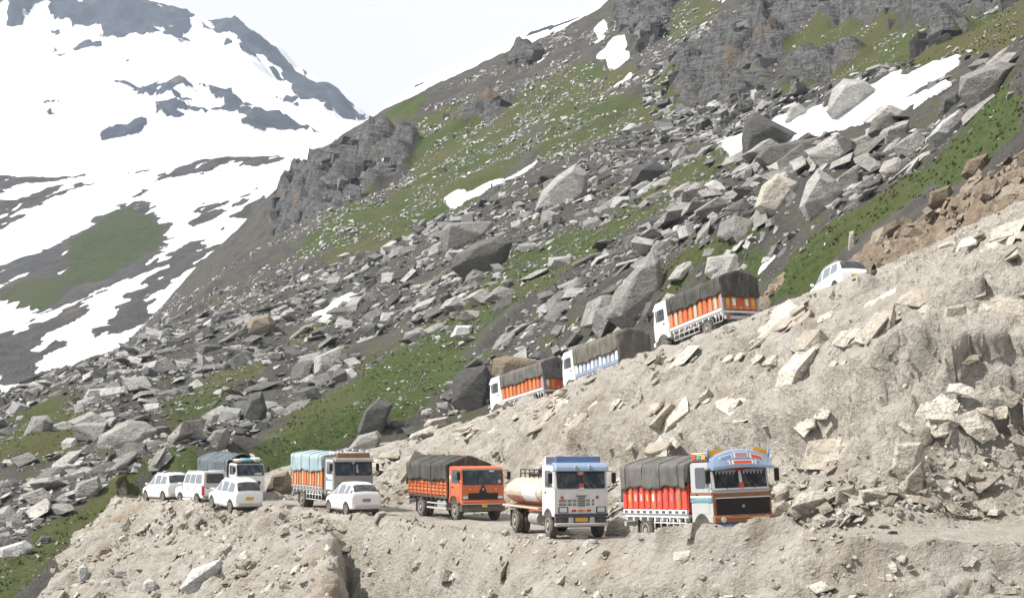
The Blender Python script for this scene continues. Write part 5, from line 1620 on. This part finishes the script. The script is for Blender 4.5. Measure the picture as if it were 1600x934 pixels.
    for s in (-1, 1):
        tube('walk_rail', [(-3.3, s * 0.45, 2.75), (1.3, s * 0.45, 2.75)], 0.03, BLACKP, tk)
        tube('walk_rail', [(-3.3, s * 0.45, 2.58), (1.3, s * 0.45, 2.58)], 0.025, BLACKP, tk)
        for x in np.linspace(-3.3, 1.3, 8):
            tube('rail_post', [(x, s * 0.45, 2.36), (x, s * 0.45, 2.77)], 0.03, BLACKP, tk)
    for x in (-2.5, -0.9, 0.6):
        lathe = box('manhole', x - 0.25, x + 0.25, -0.25, 0.25, 2.42, 2.56, CHASSIS, tk, 0.05)
    for s in (-1, 1):
        box('walkway', -3.6, 1.65, s * 1.0, s * 1.24, 1.12, 1.20, RUST if s > 0 else CREAM, t, 0.01)
        ft = lathe_y('fuel_tank', [(0.02, -0.6), (0.27, -0.6), (0.30, -0.57), (0.30, 0.57), (0.27, 0.6), (0.02, 0.6)], STEEL, t, 20)
        ft.matrix_local = Matrix.Translation((0.55, s * 0.86, 0.72)) @ Matrix.Rotation(R(90), 4, 'Z')
        box('mud_flap', -2.62, -2.58, s * 0.62, s * 1.16, 0.25, 0.98, CHASSIS, t, 0)
        box('mudguard', -2.5, -1.3, s * 0.6, s * 1.2, 1.06, 1.11, CHASSIS, t, 0.01)
    box('under_tank', -3.4, 1.5, -0.7, 0.7, 0.9, 1.25, RUST, t, 0.03)
    return t

def orange_truck():
    t = empty('truck', 'orange truck with dark grey tarpaulin and slatted orange sides beside the tanker', 'truck', 'trucks on the lower road')
    chassis(t, -3.6, 3.4)
    cargo_frame(t, ORANGE, CHASSIS, 1.20)
    for s in (-1, 1):
        box('side_panel', -3.64, 1.70, s * 1.08, s * 1.11, 1.22, 2.12, BROWNP, t, 0)
        for k in range(5):
            box('slat', -3.66, 1.72, s * 1.11, s * 1.16, 1.24 + 0.178 * k, 1.37 + 0.178 * k, ORANGE2 if k % 2 else ORANGE, t, 0.012)
        for x in np.linspace(-3.6, 1.66, 11):
            box('side_post', x - 0.05, x + 0.05, s * 1.14, s * 1.20, 1.16, 2.14, RUST, t, 0.01)
        box('fuel_tank', 0.2, 1.3, s * 0.6, s * 1.12, 0.48, 0.98, STEEL, t, 0.08)
        box('side_guard', -1.1, 1.55, s * 1.08, s * 1.14, 0.50, 0.60, LGREY, t, 0.01)
        box('side_guard', -1.1, 1.55, s * 1.08, s * 1.14, 0.76, 0.84, LGREY, t, 0.01)
    tailgate(t, 1.22, 2.1, ORANGE, RUST)
    tarp(t, -3.74, 1.80, 1.24, 1.98, 2.86, 3.26, TARP_DARK, 9, 1.7, 1.9, 0.07, 8, 0.10)
    cb, lo, up = cab_box(t, 2.74, ORANGE, ORANGE, 1.88, 2.60, 3.62, 0.10, False, GLASSB, BLACKP, BLACKP, ORANGE)
    z = lambda a: (a - 0.9) / (1.80 - 0.9)
    slab('roof_trim', up, 0.02, 0.98, 0.93, 0.99, 0.03, 0.03, LGREY, t)
    slab('grille', lo, 0.16, 0.86, z(1.10), z(1.42), 0.02, 0.03, BLACKP, t)
    slab('grille', lo, 0.02, 0.16, z(1.10), z(1.30), 0.018, 0.03, BLACKP, t)
    slab('grille', lo, 0.86, 0.98, z(1.10), z(1.30), 0.018, 0.03, BLACKP, t)
    bm = bmesh.new()
    a = [bm.verts.new((3.635, y, zz)) for y, zz in ((-0.22, 1.42), (0.22, 1.42), (0.05, 1.80), (-0.05, 1.80))]
    b = [bm.verts.new((3.655, v.co.y, v.co.z)) for v in a]
    bm.faces.new(a[::-1]); bm.faces.new(b)
    for i in range(4):
        bm.faces.new((a[i], a[(i + 1) % 4], b[(i + 1) % 4], b[i]))
    em = bm_obj('emblem_panel', bm, BLACKP, t)
    box('emblem', 3.655, 3.665, -0.035, 0.035, 1.54, 1.68, CHROME, em, 0)
    for s in (-1, 1):
        fo = slab('headlamp', lo, 0.5 + s * 0.415 - 0.06, 0.5 + s * 0.415 + 0.06, z(1.13), z(1.28), 0.03, 0.03, LAMP, t, 0.1)
        slab('indicator', lo, 0.5 + s * 0.42 - 0.05, 0.5 + s * 0.42 + 0.05, z(1.31), z(1.37), 0.02, 0.03, AMBER, t)
        slab('marker_lamp', lo, 0.5 + s * 0.31 - 0.015, 0.5 + s * 0.31 + 0.015, z(1.60), z(1.64), 0.02, 0.03, WHITE, t)
    box('bumper', 3.56, 3.78, -1.2, 1.2, 0.86, 1.04, ORANGE, t, 0.03)
    box('bumper_trim', 3.775, 3.79, -1.18, 1.18, 0.85, 0.89, CHROME, t, 0)
    box('lower_bumper', 3.45, 3.70, -1.2, 1.2, 0.50, 0.85, CHASSIS, t, 0.03)
    plate(t, 3.79, 0.80, 0.02, 0.15)
    for s in (-1, 1):
        fd = prism('fender', [(2.1, 0.95), (2.25, 1.25), (2.5, 1.36), (3.0, 1.36), (3.25, 1.25), (3.4, 0.95), (3.3, 0.95), (3.15, 1.18), (2.95, 1.27), (2.55, 1.27), (2.35, 1.18), (2.2, 0.95)], s * 1.1, s * 1.24, ORANGE, t, 0)
        tube('hand_rail', [(2.22, s * 1.2, 1.3), (2.22, s * 1.2, 2.3)], 0.015, CHROME, t, 5)
    slab('windscreen_sticker', up, 0.66, 0.78, 0.82, 0.9, 0.03, 0.02, WHITE, t)
    slab('windscreen_sticker', up, 0.86, 0.93, 0.12, 0.34, 0.03, 0.02, LGREY, t)
    return t

def pale_tarp_truck():
    t = empty('truck', 'grey-fronted truck with pale blue tarpaulin and orange ribbed sides behind a white car', 'truck', 'trucks on the lower road')
    chassis(t, -3.6, 3.4)
    cargo_frame(t, RUST, WHITE, 1.20)
    side_ribs(t, 1.32, 2.28, RUST, [ORANGE2, CREAM, ORANGE2], 12, LGREY, CHASSIS)
    tailgate(t, 1.3, 2.2, ORANGE2, WHITE)
    tarp(t, -3.74, 1.80, 1.25, 2.16, 3.12, 3.34, TARP_BLUE, 14, 1.8, 2.4, 0.05, 7, 0.08)
    cb, lo, up = cab_box(t, 3.0, GREYP, WHITE, 2.06, 2.80, 3.62, 0.14, True, GLASSB, BLACKP, BLACKP, WHITE)
    prism('visor', [(3.40, 2.80), (3.80, 2.76), (3.74, 2.92), (3.55, 3.04), (3.2, 3.04)], -1.15, 1.15, GREYP, t, 0.04, 1)
    bd = prism('name_board', [(3.30, 3.0), (3.60, 3.0), (3.56, 3.42), (3.42, 3.42)], -1.0, 1.0, BROWNP, t, 0.05, 1, lambda v: setattr(v.co, 'z', v.co.z - 0.16 * (abs(v.co.y)) ** 2 * (v.co.z > 3.2)))
    for k in range(9):
        y = -0.88 + 0.22 * k
        box('tassel', 3.42, 3.55, y - 0.05, y + 0.05, 3.38 - 0.16 * y * y, 3.50 - 0.16 * y * y, WHITE if k % 2 == 0 else BLUE, bd, 0.01)
    rk = box('roof_rack', 1.95, 3.25, -1.1, 1.1, 3.02, 3.07, CHASSIS, t)
    for k in range(4):
        box('bundle', 2.0 + 0.3 * k, 2.27 + 0.3 * k, -0.95 + 0.1 * k, 0.4, 3.07, 3.32, (CLOTHW, LGREY, TEAL, CLOTHW)[k], rk, 0.08)
    slab('ornament', up, 0.46, 0.54, 0.74, 0.94, 0.05, 0.03, WHITE, t, 0.3)
    slab('windscreen_sticker', up, 0.58, 0.62, 0.2, 0.7, 0.03, 0.02, LGREY, t)
    z = lambda a: (a - 0.9) / (1.98 - 0.9)
    slab('grille', lo, 0.12, 0.88, z(1.2), z(1.6), 0.02, 0.03, CHASSIS, t)
    for u in (0.14, 0.86):
        slab('headlamp', lo, u - 0.07, u + 0.07, z(1.0), z(1.16), 0.03, 0.03, LAMP, t, 0.1)
    box('bumper', 3.56, 3.76, -1.2, 1.2, 0.60, 0.88, GREYP, t, 0.03)
    plate(t, 3.76, 0.74, 0, 0.2)
    guard(t, WHITE)
    for s in (-1, 1):
        box('side_stripe', 2.05, 3.3, s * 1.17, s * 1.185, 1.72, 1.80, TEAL, t, 0)
    return t

def blue_tarp_truck():
    t = empty('truck', 'white-cabbed truck with slate blue tarpaulin and roof load behind the parked white cars', 'truck', 'trucks on the lower road')
    chassis(t, -3.6, 3.4)
    cargo_frame(t, RED, LGREY, 1.20)
    side_ribs(t, 1.32, 2.0, GREYP, [RED, LGREY, LGREY], 10, LGREY, None)
    tailgate(t, 1.3, 2.0, GREYP, WHITE)
    tarp(t, -3.74, 2.2, 1.28, 1.75, 3.0, 3.52, TARP_SLATE, 21, 1.8, None, 0.05, 6, 0.10)
    box('load', -3.5, 1.4, -1.05, 1.05, 1.9, 3.0, CHASSIS, t, 0.1)
    cb, lo, up = cab_box(t, 2.78, WHITE, WHITE, 1.92, 2.66, 3.62, 0.16, False, GLASSB, DKBLUE, BLACKP, WHITE)
    rk = box('roof_rack', 2.0, 3.4, -1.05, 1.05, 2.80, 2.85, CHASSIS, t)
    for s in (-1, 1):
        tube('rack_rail', [(2.0, s * 1.05, 3.05), (3.4, s * 1.05, 3.05)], 0.025, LGREY, rk, 5)
    tube('rack_rail', [(3.4, -1.05, 3.05), (3.4, 1.05, 3.05)], 0.025, LGREY, rk, 5)
    for k, (a, b, m) in enumerate(((-0.95, -0.5, CLOTHW), (-0.45, 0.35, TEAL), (0.4, 0.95, CLOTHW))):
        box('bundle', 2.3, 3.3, a, b, 2.85, 3.12 + 0.05 * k, m, rk, 0.1)
    z = lambda a: (a - 0.9) / (1.84 - 0.9)
    slab('grille', lo, 0.15, 0.85, z(1.2), z(1.45), 0.02, 0.03, BLACKP, t)
    for u in (0.12, 0.88):
        slab('headlamp', lo, u - 0.07, u + 0.07, z(1.0), z(1.16), 0.03, 0.03, LAMP, t, 0.1)
    slab('windscreen_sticker', up, 0.62, 0.9, 0.1, 0.3, 0.03, 0.02, LGREY, t)
    box('bumper', 3.56, 3.76, -1.2, 1.2, 0.60, 0.88, WHITE, t, 0.03)
    plate(t, 3.76, 0.74, 0, 0.2)
    return t

def upper_truck(label, tarpm, ribs, base, tail, seed, tail_marks, rail=WHITE, zt=2.16, reardrop=1.95):
    t = empty('truck', label, 'truck', 'trucks on the upper road')
    chassis(t, -3.6, 3.4)
    cargo_frame(t, base, WHITE, 1.22)
    side_ribs(t, 1.34, zt + 0.1, base, ribs, 11, rail, None)
    tailgate(t, 1.26, reardrop + 0.15, tail, RUST, tail_marks)
    for s in (-1, 1):
        box('corner_post', -3.76, -3.60, s * 1.08, s * 1.25, 1.2, reardrop + 0.1, PALEBLUE, t, 0.01)
    tarp(t, -3.78, 1.86, 1.26, zt, 3.14, 3.52, tarpm, seed, reardrop, 2.4, 0.05, 11)
    cb, lo, up = cab_box(t, 2.9, WHITE, WHITE, 2.0, 2.74, 3.62, 0.14, True, GLASSB, LGREY, BLACKP, WHITE)
    prism('visor', [(3.30, 2.86), (3.78, 2.72), (3.72, 2.90), (3.4, 3.2), (2.1, 3.2), (2.1, 2.9)], -1.1, 1.1, WHITE, t, 0.04, 1)
    box('bumper', 3.56, 3.76, -1.2, 1.2, 0.60, 0.88, WHITE, t, 0.03)
    guard(t, WHITE)
    for s in (-1, 1):
        g_ = tube('rear_guard', [(-2.5, s * 1.17, 0.95), (-2.65, s * 1.17, 0.62), (-3.5, s * 1.17, 0.62), (-3.62, s * 1.17, 1.0)], 0.03, WHITE, t)
        for x in (-2.9, -3.2):
            tube('post', [(x, s * 1.17, 0.62), (x, s * 1.17, 1.05)], 0.025, WHITE, g_)
    return t

# ------------------------------------------------------------------ cars
def jeep_car(label, kind, group):
    t = empty('car', label, 'car', group)
    L, W, H, belt = {'mpv': (4.56, 1.76, 1.74, 1.02), 'jeep': (4.4, 1.74, 1.92, 1.12), 'hatch': (4.5, 1.78, 1.72, 1.04)}[kind]
    hx, hw = L / 2, W / 2
    jeep = kind == 'jeep'
    if jeep:
        low = [(-hx, 0.42), (-hx, belt), (1.0, belt), (hx - 0.12, belt - 0.12), (hx, belt - 0.25), (hx, 0.42)]
        gb = (-hx + 0.02, 1.08); gt = (-hx + 0.14, 0.62); tw = hw - 0.13
    else:
        low = [(-hx + 0.03, 0.36), (-hx, 0.62), (-hx + 0.07, belt), (0.95, belt), (1.55, belt - 0.08), (hx - 0.18, belt - 0.28), (hx, 0.60), (hx - 0.04, 0.36)]
        gb = (-hx + 0.05, 1.35); gt = (-hx + 0.38, 0.30); tw = hw - 0.20
    def tp(v):
        e = max(0, abs(v.co.x) - (hx - 0.6)) / 0.6
        v.co.y *= 1 - (0.05 if jeep else 0.13) * e * e
        if v.co.z < 0.5:
            v.co.y *= 0.97
    bd = prism('body', low, -hw, hw, CARWHITE, t, 0.06 if jeep else 0.10, 3, tp)
    B = belt - 0.02
    roof = H
    c8 = dict(rb=[(gb[0], -hw + 0.03, B), (gb[0], hw - 0.03, B)], fb=[(gb[1], -hw + 0.03, B), (gb[1], hw - 0.03, B)], rt=[(gt[0], -tw, roof), (gt[0], tw, roof)], ft=[(gt[1], -tw, roof), (gt[1], tw, roof)])
    bm = bmesh.new()
    v = {k: [bm.verts.new(p) for p in c8[k]] for k in c8}
    for q in ((v['rb'][0], v['rb'][1], v['fb'][1], v['fb'][0]), (v['rt'][0], v['rt'][1], v['ft'][1], v['ft'][0]), (v['rb'][0], v['fb'][0], v['ft'][0], v['rt'][0]),
              (v['rb'][1], v['fb'][1], v['ft'][1], v['rt'][1]), (v['rb'][0], v['rb'][1], v['rt'][1], v['rt'][0]), (v['fb'][0], v['fb'][1], v['ft'][1], v['ft'][0])):
        bm.faces.new(q)
    bmesh.ops.recalc_face_normals(bm, faces=bm.faces)
    bmesh.ops.bevel(bm, geom=list(bm.edges), offset=0.06 if jeep else 0.09, segments=3, affect='EDGES')
    cabn = bm_obj('cabin', bm, CARWHITE, t)
    rear = [c8['rb'][1], c8['rb'][0], c8['rt'][0], c8['rt'][1]]
    front = [c8['fb'][0], c8['fb'][1], c8['ft'][1], c8['ft'][0]]
    slab('rear_window', rear, 0.10 if not jeep else 0.14, 0.90 if not jeep else 0.86, 0.14 if not jeep else 0.22, 0.86, 0.012, 0.03, GLASS, t, 0.09)
    slab('windscreen', front, 0.07, 0.93, 0.08, 0.90, 0.012, 0.03, GLASS, t, 0.06)
    for s in (0, 1):
        sd = [c8['rb'][0], c8['fb'][0], c8['ft'][0], c8['rt'][0]] if s == 0 else [c8['fb'][1], c8['rb'][1], c8['rt'][1], c8['ft'][1]]
        spans = ((0.07, 0.33), (0.37, 0.62), (0.66, 0.92)) if not jeep else ((0.06, 0.36), (0.40, 0.64), (0.68, 0.93))
        for a, b in spans:
            if s:
                a, b = 1 - b, 1 - a
            slab('side_window', sd, a, b, 0.20, 0.82, 0.012, 0.03, CARGLASS, t, 0.08)
        sg = -1 if s == 0 else 1
        for wx in (hx - 0.86, -hx + 0.86):
            disc_patch('wheel_arch_shade', wx, 0.34, 0.40, sg * (hw + 0.004), sg, BLACKP, t, 0.05, -5, 185)
            wheel(t, wx, sg * (hw - 0.075), 0.335, 0.20, sg, STEEL, False)
        for dx in (0.9, 0.0, -1.0):
            box('door_seam', dx - 0.006, dx + 0.006, sg * (hw - 0.01), sg * (hw + 0.003), 0.5, belt - 0.06, GREYP, t, 0)
        for dx in (0.15, -0.8):
            box('handle', dx - 0.09, dx + 0.09, sg * hw, sg * (hw + 0.03), belt - 0.17, belt - 0.13, LGREY, t, 0.01)
        box('sill', -hx + 1.25, hx - 1.3, sg * (hw - 0.06), sg * (hw + 0.012), 0.30, 0.42, GREYP if not jeep else CARWHITE, t, 0.02)
        box('mirror', 0.95, 1.12, sg * (hw - 0.02), sg * (hw + 0.2), belt + 0.02, belt + 0.18, CARWHITE, t, 0.04)
        if jeep:
            box('tail_lamp', -hx - 0.015, -hx + 0.12, sg * (hw - 0.16), sg * (hw + 0.006), 0.62, 1.12, REDLAMP, t, 0.02)
        else:
            tail = [(-hx + 0.02, sg * (hw - 0.20), 0.72), (-hx + 0.18, sg * (hw - 0.02), 0.72), (-hx + 0.26, sg * (hw - 0.10), 1.22 if kind == 'hatch' else 1.16), (-hx + 0.14, sg * (hw - 0.22), 1.22 if kind == 'hatch' else 1.16)]
            bm = hull_bm([np.array(p) + d for p in tail for d in (np.array([-0.03, sg * 0.03, 0]), np.array([0.08, -sg * 0.05, 0]))], 0, 2)
            bm_obj('tail_lamp', bm, REDLAMP, t)
        hl = box('headlamp', hx - 0.26, hx - 0.06, sg * (hw - 0.42), sg * (hw - 0.08), 0.68, 0.84, LAMP, t, 0.03)
    box('rear_bumper', -hx - 0.06, -hx + 0.1, -hw + 0.10, hw - 0.10, 0.36, 0.60, LGREY if not jeep else GREYP, t, 0.04)
    box('under_tray', -hx + 0.05, hx - 0.1, -hw + 0.12, hw - 0.12, 0.22, 0.40, BLACKP, t, 0.02)
    plate(t, -hx - 0.03, 0.80, 0.0, 0.24, GREYP if kind == 'hatch' else YELLOW)
    box('front_bumper', hx - 0.1, hx + 0.05, -hw + 0.12, hw - 0.12, 0.36, 0.60, CARWHITE, t, 0.05)
    if kind == 'mpv':
        box('spoiler', gt[0] - 0.10, gt[0] + 0.16, -tw + 0.04, tw - 0.04, roof - 0.05, roof + 0.005, CARWHITE, t, 0.02)
    if jeep or kind == 'mpv':
        for s in (-1, 1):
            tube('roof_rail', [(gt[0] + 0.15, s * (tw - 0.05), roof + 0.05), (gt[1] - 0.1, s * (tw - 0.05), roof + 0.05)], 0.02, LGREY, t, 5)
    if jeep:
        slab('rear_door', rear, 0.06, 0.94, 0.02, 0.95, 0.004, 0.02, LGREY, t)
        box('handle', -hx - 0.04, -hx, 0.45, 0.60, 1.0, 1.06, BLACKP, t, 0)
    return t


ST_MPV = [(-2.28, .44, .58, .62, .62, .66, .60), (-2.24, .38, .92, 1.00, .74, .81, .72), (-2.13, .35, 1.03, 1.24, .80, .86, .70), (-1.86, .33, 1.05, 1.64, .83, .88, .68), (-1.2, .32, 1.04, 1.75, .85, .89, .68),
          (-0.2, .32, 1.01, 1.77, .86, .89, .69), (0.45, .32, .99, 1.66, .86, .89, .67), (1.22, .32, .97, 1.08, .86, .88, .70), (1.85, .34, .82, .93, .83, .85, .64), (2.18, .36, .68, .75, .72, .76, .56), (2.28, .42, .54, .57, .56, .60, .46)]
ST_HATCH = [(-2.2, .44, .58, .62, .64, .68, .60), (-2.17, .38, .95, 1.05, .76, .83, .72), (-2.02, .35, 1.06, 1.30, .82, .88, .68), (-1.6, .33, 1.06, 1.60, .85, .90, .63), (-0.9, .32, 1.03, 1.68, .86, .90, .63),
            (0.0, .32, 1.0, 1.66, .86, .90, .63), (0.5, .32, .98, 1.52, .86, .89, .62), (1.3, .32, .95, 1.04, .86, .88, .68), (1.8, .34, .80, .90, .82, .84, .62), (2.1, .36, .66, .72, .70, .74, .54), (2.2, .42, .52, .55, .54, .58, .44)]
def car(label, kind, group):
    if kind == 'jeep':
        return jeep_car(label, kind, group)
    t = empty('car', label, 'car', group)
    ST = smooth_path(ST_MPV if kind == 'mpv' else ST_HATCH, 5)
    def sec(x):
        return [np.interp(x, ST[:, 0], ST[:, j]) for j in range(1, 7)]
    def S(x, v, off=0.0):
        """point of the body: v 0 sill, 1 flank, 2 belt, 3 roof edge, 4 roof centre"""
        zs, zb, zr, ws, wb, wr = sec(x)
        key = np.array([(ws, zs), (wb * 1.0, zs + 0.55 * (zb - zs)), (wb - 0.01, zb), (wr, zb + 0.86 * (zr - zb)), (wr * 0.82, zr - 0.012), (0, zr + 0.015)])
        ks = [0, 1, 2, 3, 3.35, 4]
        y = np.interp(v, ks, key[:, 0]); z = np.interp(v, ks, key[:, 1])
        return np.array([x, y + off, z])
    xs = ST[:, 0]; vv = [0, 0.25, 0.6, 1, 1.5, 2, 2.33, 2.66, 3, 3.15, 3.35, 3.7, 4]
    ring = [(v, -1) for v in vv] + [(v, 1) for v in vv[-2::-1]]
    V, F_ = [], []
    for x in xs:
        for v, sg in ring:
            p = S(x, v); V.append((p[0], sg * p[1], p[2]))
    n = len(ring)
    for i in range(len(xs) - 1):
        for j in range(n - 1):
            F_.append((i * n + j, i * n + j + 1, (i + 1) * n + j + 1, (i + 1) * n + j))
        F_.append((i * n + n - 1, i * n, (i + 1) * n, (i + 1) * n + n - 1))
    F_.append(tuple(range(n))[::-1]); F_.append(tuple((len(xs) - 1) * n + j for j in range(n)))
    add_mesh('body', V, F_, CARWHITE, t, True)
    def patch(name, x0, x1, v0, v1, sg, mat, off=0.008, nx=6, nv=4, slant=0.0, across=False):
        V, F_ = [], []
        for i in range(nx + 1):
            for j in range(nv + 1):
                b = j / nv
                if across:
                    x = x0 + (x1 - x0) * i / nx; w = (2 * b - 1)
                    e = 4 - abs(w) * (4 - v0)
                    p = S(x, e); q = np.array([p[0], (1 if w > 0 else -1) * p[1], p[2]])
                    q += np.array([off * slant, 0, off * 0.6])
                else:
                    x = x0 + (x1 - x0) * i / nx + slant * b * (1 - 2 * i / nx)
                    p = S(x, v0 + (v1 - v0) * b); q = np.array([p[0], sg * (p[1] + off), p[2] + off * 0.3])
                V.append(q)
        for i in range(nx):
            for j in range(nv):
                F_.append((i * (nv + 1) + j, i * (nv + 1) + j + 1, (i + 1) * (nv + 1) + j + 1, (i + 1) * (nv + 1) + j))
        return add_mesh(name, V, F_, mat, t, True)
    hx = xs[-1]; r0 = -1.95 if kind == 'mpv' else -1.72; hw = 0.88
    patch('rear_window', xs[0] + 0.13, r0 + (0.10 if kind == 'mpv' else 0.04), 3.02, 4, 1, GLASS, 0.016, 8, 10, -1.0, True)
    patch('windscreen', 0.52, 1.16, 3.02, 4, 1, GLASS, 0.016, 8, 10, 1.0, True)
    for sg in (-1, 1):
        a0 = -1.88 if kind == 'mpv' else -1.66
        for x0, x1, sl in ((a0, -1.02, 0.10), (-0.94, -0.08, 0.02), (0.0, 0.82, 0.16)):
            patch('side_window', x0, x1, 2.12, 2.92, sg, CARGLASS, 0.010, 6, 4, sl)
        for wx in (hx - 0.86, -hx + 0.80):
            yb = S(wx, 1)[1]
            disc_patch('wheel_arch_shade', wx, 0.34, 0.40, sg * (yb + 0.004), sg, BLACKP, t, 0.10, -8, 188)
            wheel(t, wx, sg * (yb - 0.085), 0.335, 0.20, sg, STEEL, False)
        for dx in (-0.98, -0.04, 0.86):
            yb = S(dx, 1.3)[1]
            box('door_seam', dx - 0.006, dx + 0.006, sg * (yb - 0.02), sg * (yb + 0.006), 0.48, 0.92, GREYP, t, 0)
        for dx in (0.10, -0.85):
            yb = S(dx, 1.6)[1]
            box('handle', dx - 0.09, dx + 0.09, sg * yb, sg * (yb + 0.03), 0.86, 0.90, LGREY, t, 0.01)
        box('mirror', 0.92, 1.06, sg * 0.86, sg * 1.06, 1.02, 1.16, CARWHITE, t, 0.04)
        z0, z1 = (0.80, 1.18) if kind == 'mpv' else (0.84, 1.30)
        lam = []
        for z in (z0, (z0 + z1) / 2, z1):
            xr_ = -2.22 if z < 0.9 else -2.16 if z < 1.1 else -2.03
            if kind == 'hatch':
                xr_ += 0.06
            for dx_, f_ in ((-0.035, 0.80), (0.10, 1.0), (0.10, 0.86)):
                lam.append((xr_ + dx_, sg * (0.86 if z < 1.1 else 0.80) * f_ + sg * 0.012, z))
        bm_obj('tail_lamp', hull_bm(lam, 0, 2), REDLAMP, t)
        box('headlamp', hx - 0.36, hx - 0.14, sg * 0.42, sg * 0.74, 0.66, 0.78, LAMP, t, 0.03)
        box('sill', -0.95, 0.95, sg * 0.80, sg * 0.885, 0.27, 0.36, GREYP, t, 0.02)
    box('rear_bumper', xs[0] - 0.05, xs[0] + 0.12, -0.74, 0.74, 0.36, 0.58, LGREY, t, 0.05)
    box('front_bumper', hx - 0.12, hx + 0.03, -0.62, 0.62, 0.36, 0.54, CARWHITE, t, 0.05)
    box('under_tray', xs[0] + 0.08, hx - 0.12, -0.74, 0.74, 0.20, 0.38, BLACKP, t, 0.02)
    plate(t, xs[0] - 0.005, 0.80, 0.0, 0.24, GREYP if kind == 'hatch' else YELLOW)
    if kind == 'mpv':
        for s in (-1, 1):
            tube('roof_rail', [(-1.6, s * 0.60, 1.77), (0.2, s * 0.60, 1.78)], 0.02, LGREY, t, 5)
    return t

# ------------------------------------------------------------------ put them on the roads
place(painted_truck(), 6.9, 60.3, 180 - 21, roll=1.5)
place(tanker_truck(), 1.8, 69.8, 180 - 17)
place(orange_truck(), -3.0, 84.5, 180 - 25)
place(pale_tarp_truck(), -10.5, 93.8, 180 - 26)
_bt = place(blue_tarp_truck(), -18.9, 108.4, 180 - 33)
_bt.scale = (0.87, 0.87, 0.87)
place(car('white hatch-backed car with tall red lamps passing the pale blue covered truck', 'hatch', 'white cars on the lower road'), -8.7, 87.6, -28, half=1.4)
place(car('white people carrier nearest of the three parked cars, with a roof rail', 'mpv', 'white cars on the lower road'), -16.0, 92.9, -33, half=1.4)
place(car('white boxy jeep between the two parked people carriers', 'jeep', 'white cars on the lower road'), -18.9, 98.0, -35, half=1.4)
place(car('white people carrier at the far left end of the parked cars', 'mpv', 'white cars on the lower road'), -22.2, 103.5, -36, half=1.4)
place(upper_truck('topmost covered truck on the upper road with orange ribs and bright orange tail', TARP_DARK, [ORANGE2, CREAM, ORANGE2, ORANGE], RUST, ORANGE2, 31, (YELLOW, WHITE, RED, WHITE, YELLOW)), 11.3, 92.8, -27)
place(upper_truck('middle covered truck on the upper road with white ribbed sides and khaki tarpaulin', TARP_KHAKI, [WHITE, WHITE, LGREY], PALEBLUE, BROWNP, 37, (), PALEBLUE, 1.95, 1.2), 6.3, 106.9, -28)
place(upper_truck('lowest covered truck on the upper road with orange ribs between dark boulders', TARP_GREY, [ORANGE2, ORANGE, ORANGE2], RUST, ORANGE2, 41, (TEAL, ORANGE2, RED, ORANGE2, WHITE)), 1.4, 115.2, -32)
place(car('white car climbing alone on the upper road beside the raw brown earth', 'mpv', None), 17.4, 85.0, -16, half=1.4)

for o_ in [o for o in C.objects if o.get('category') == 'car']:
    o_.scale = (0.93, 1.0, 1.06)

# ------------------------------------------------------------------ the air
def haze_box():
    bm = bmesh.new(); bmesh.ops.create_cube(bm, size=1)
    bmesh.ops.scale(bm, vec=(2100, 3500, 1300), verts=bm.verts)
    bmesh.ops.translate(bm, vec=(-480, 1620, 545), verts=bm.verts)
    m_ = bpy.data.materials.new('mountain_air'); m_.use_nodes = True
    nt = m_.node_tree; nt.nodes.clear()
    out = nt.nodes.new('ShaderNodeOutputMaterial'); pv = nt.nodes.new('ShaderNodeVolumePrincipled')
    pv.inputs['Color'].default_value = (0.66, 0.80, 1.0, 1); pv.inputs['Density'].default_value = 0.00012
    nt.links.new(pv.outputs[0], out.inputs['Volume'])
    o = bm_obj('haze', bm, m_, None)
    o['kind'] = 'stuff'
haze_box()
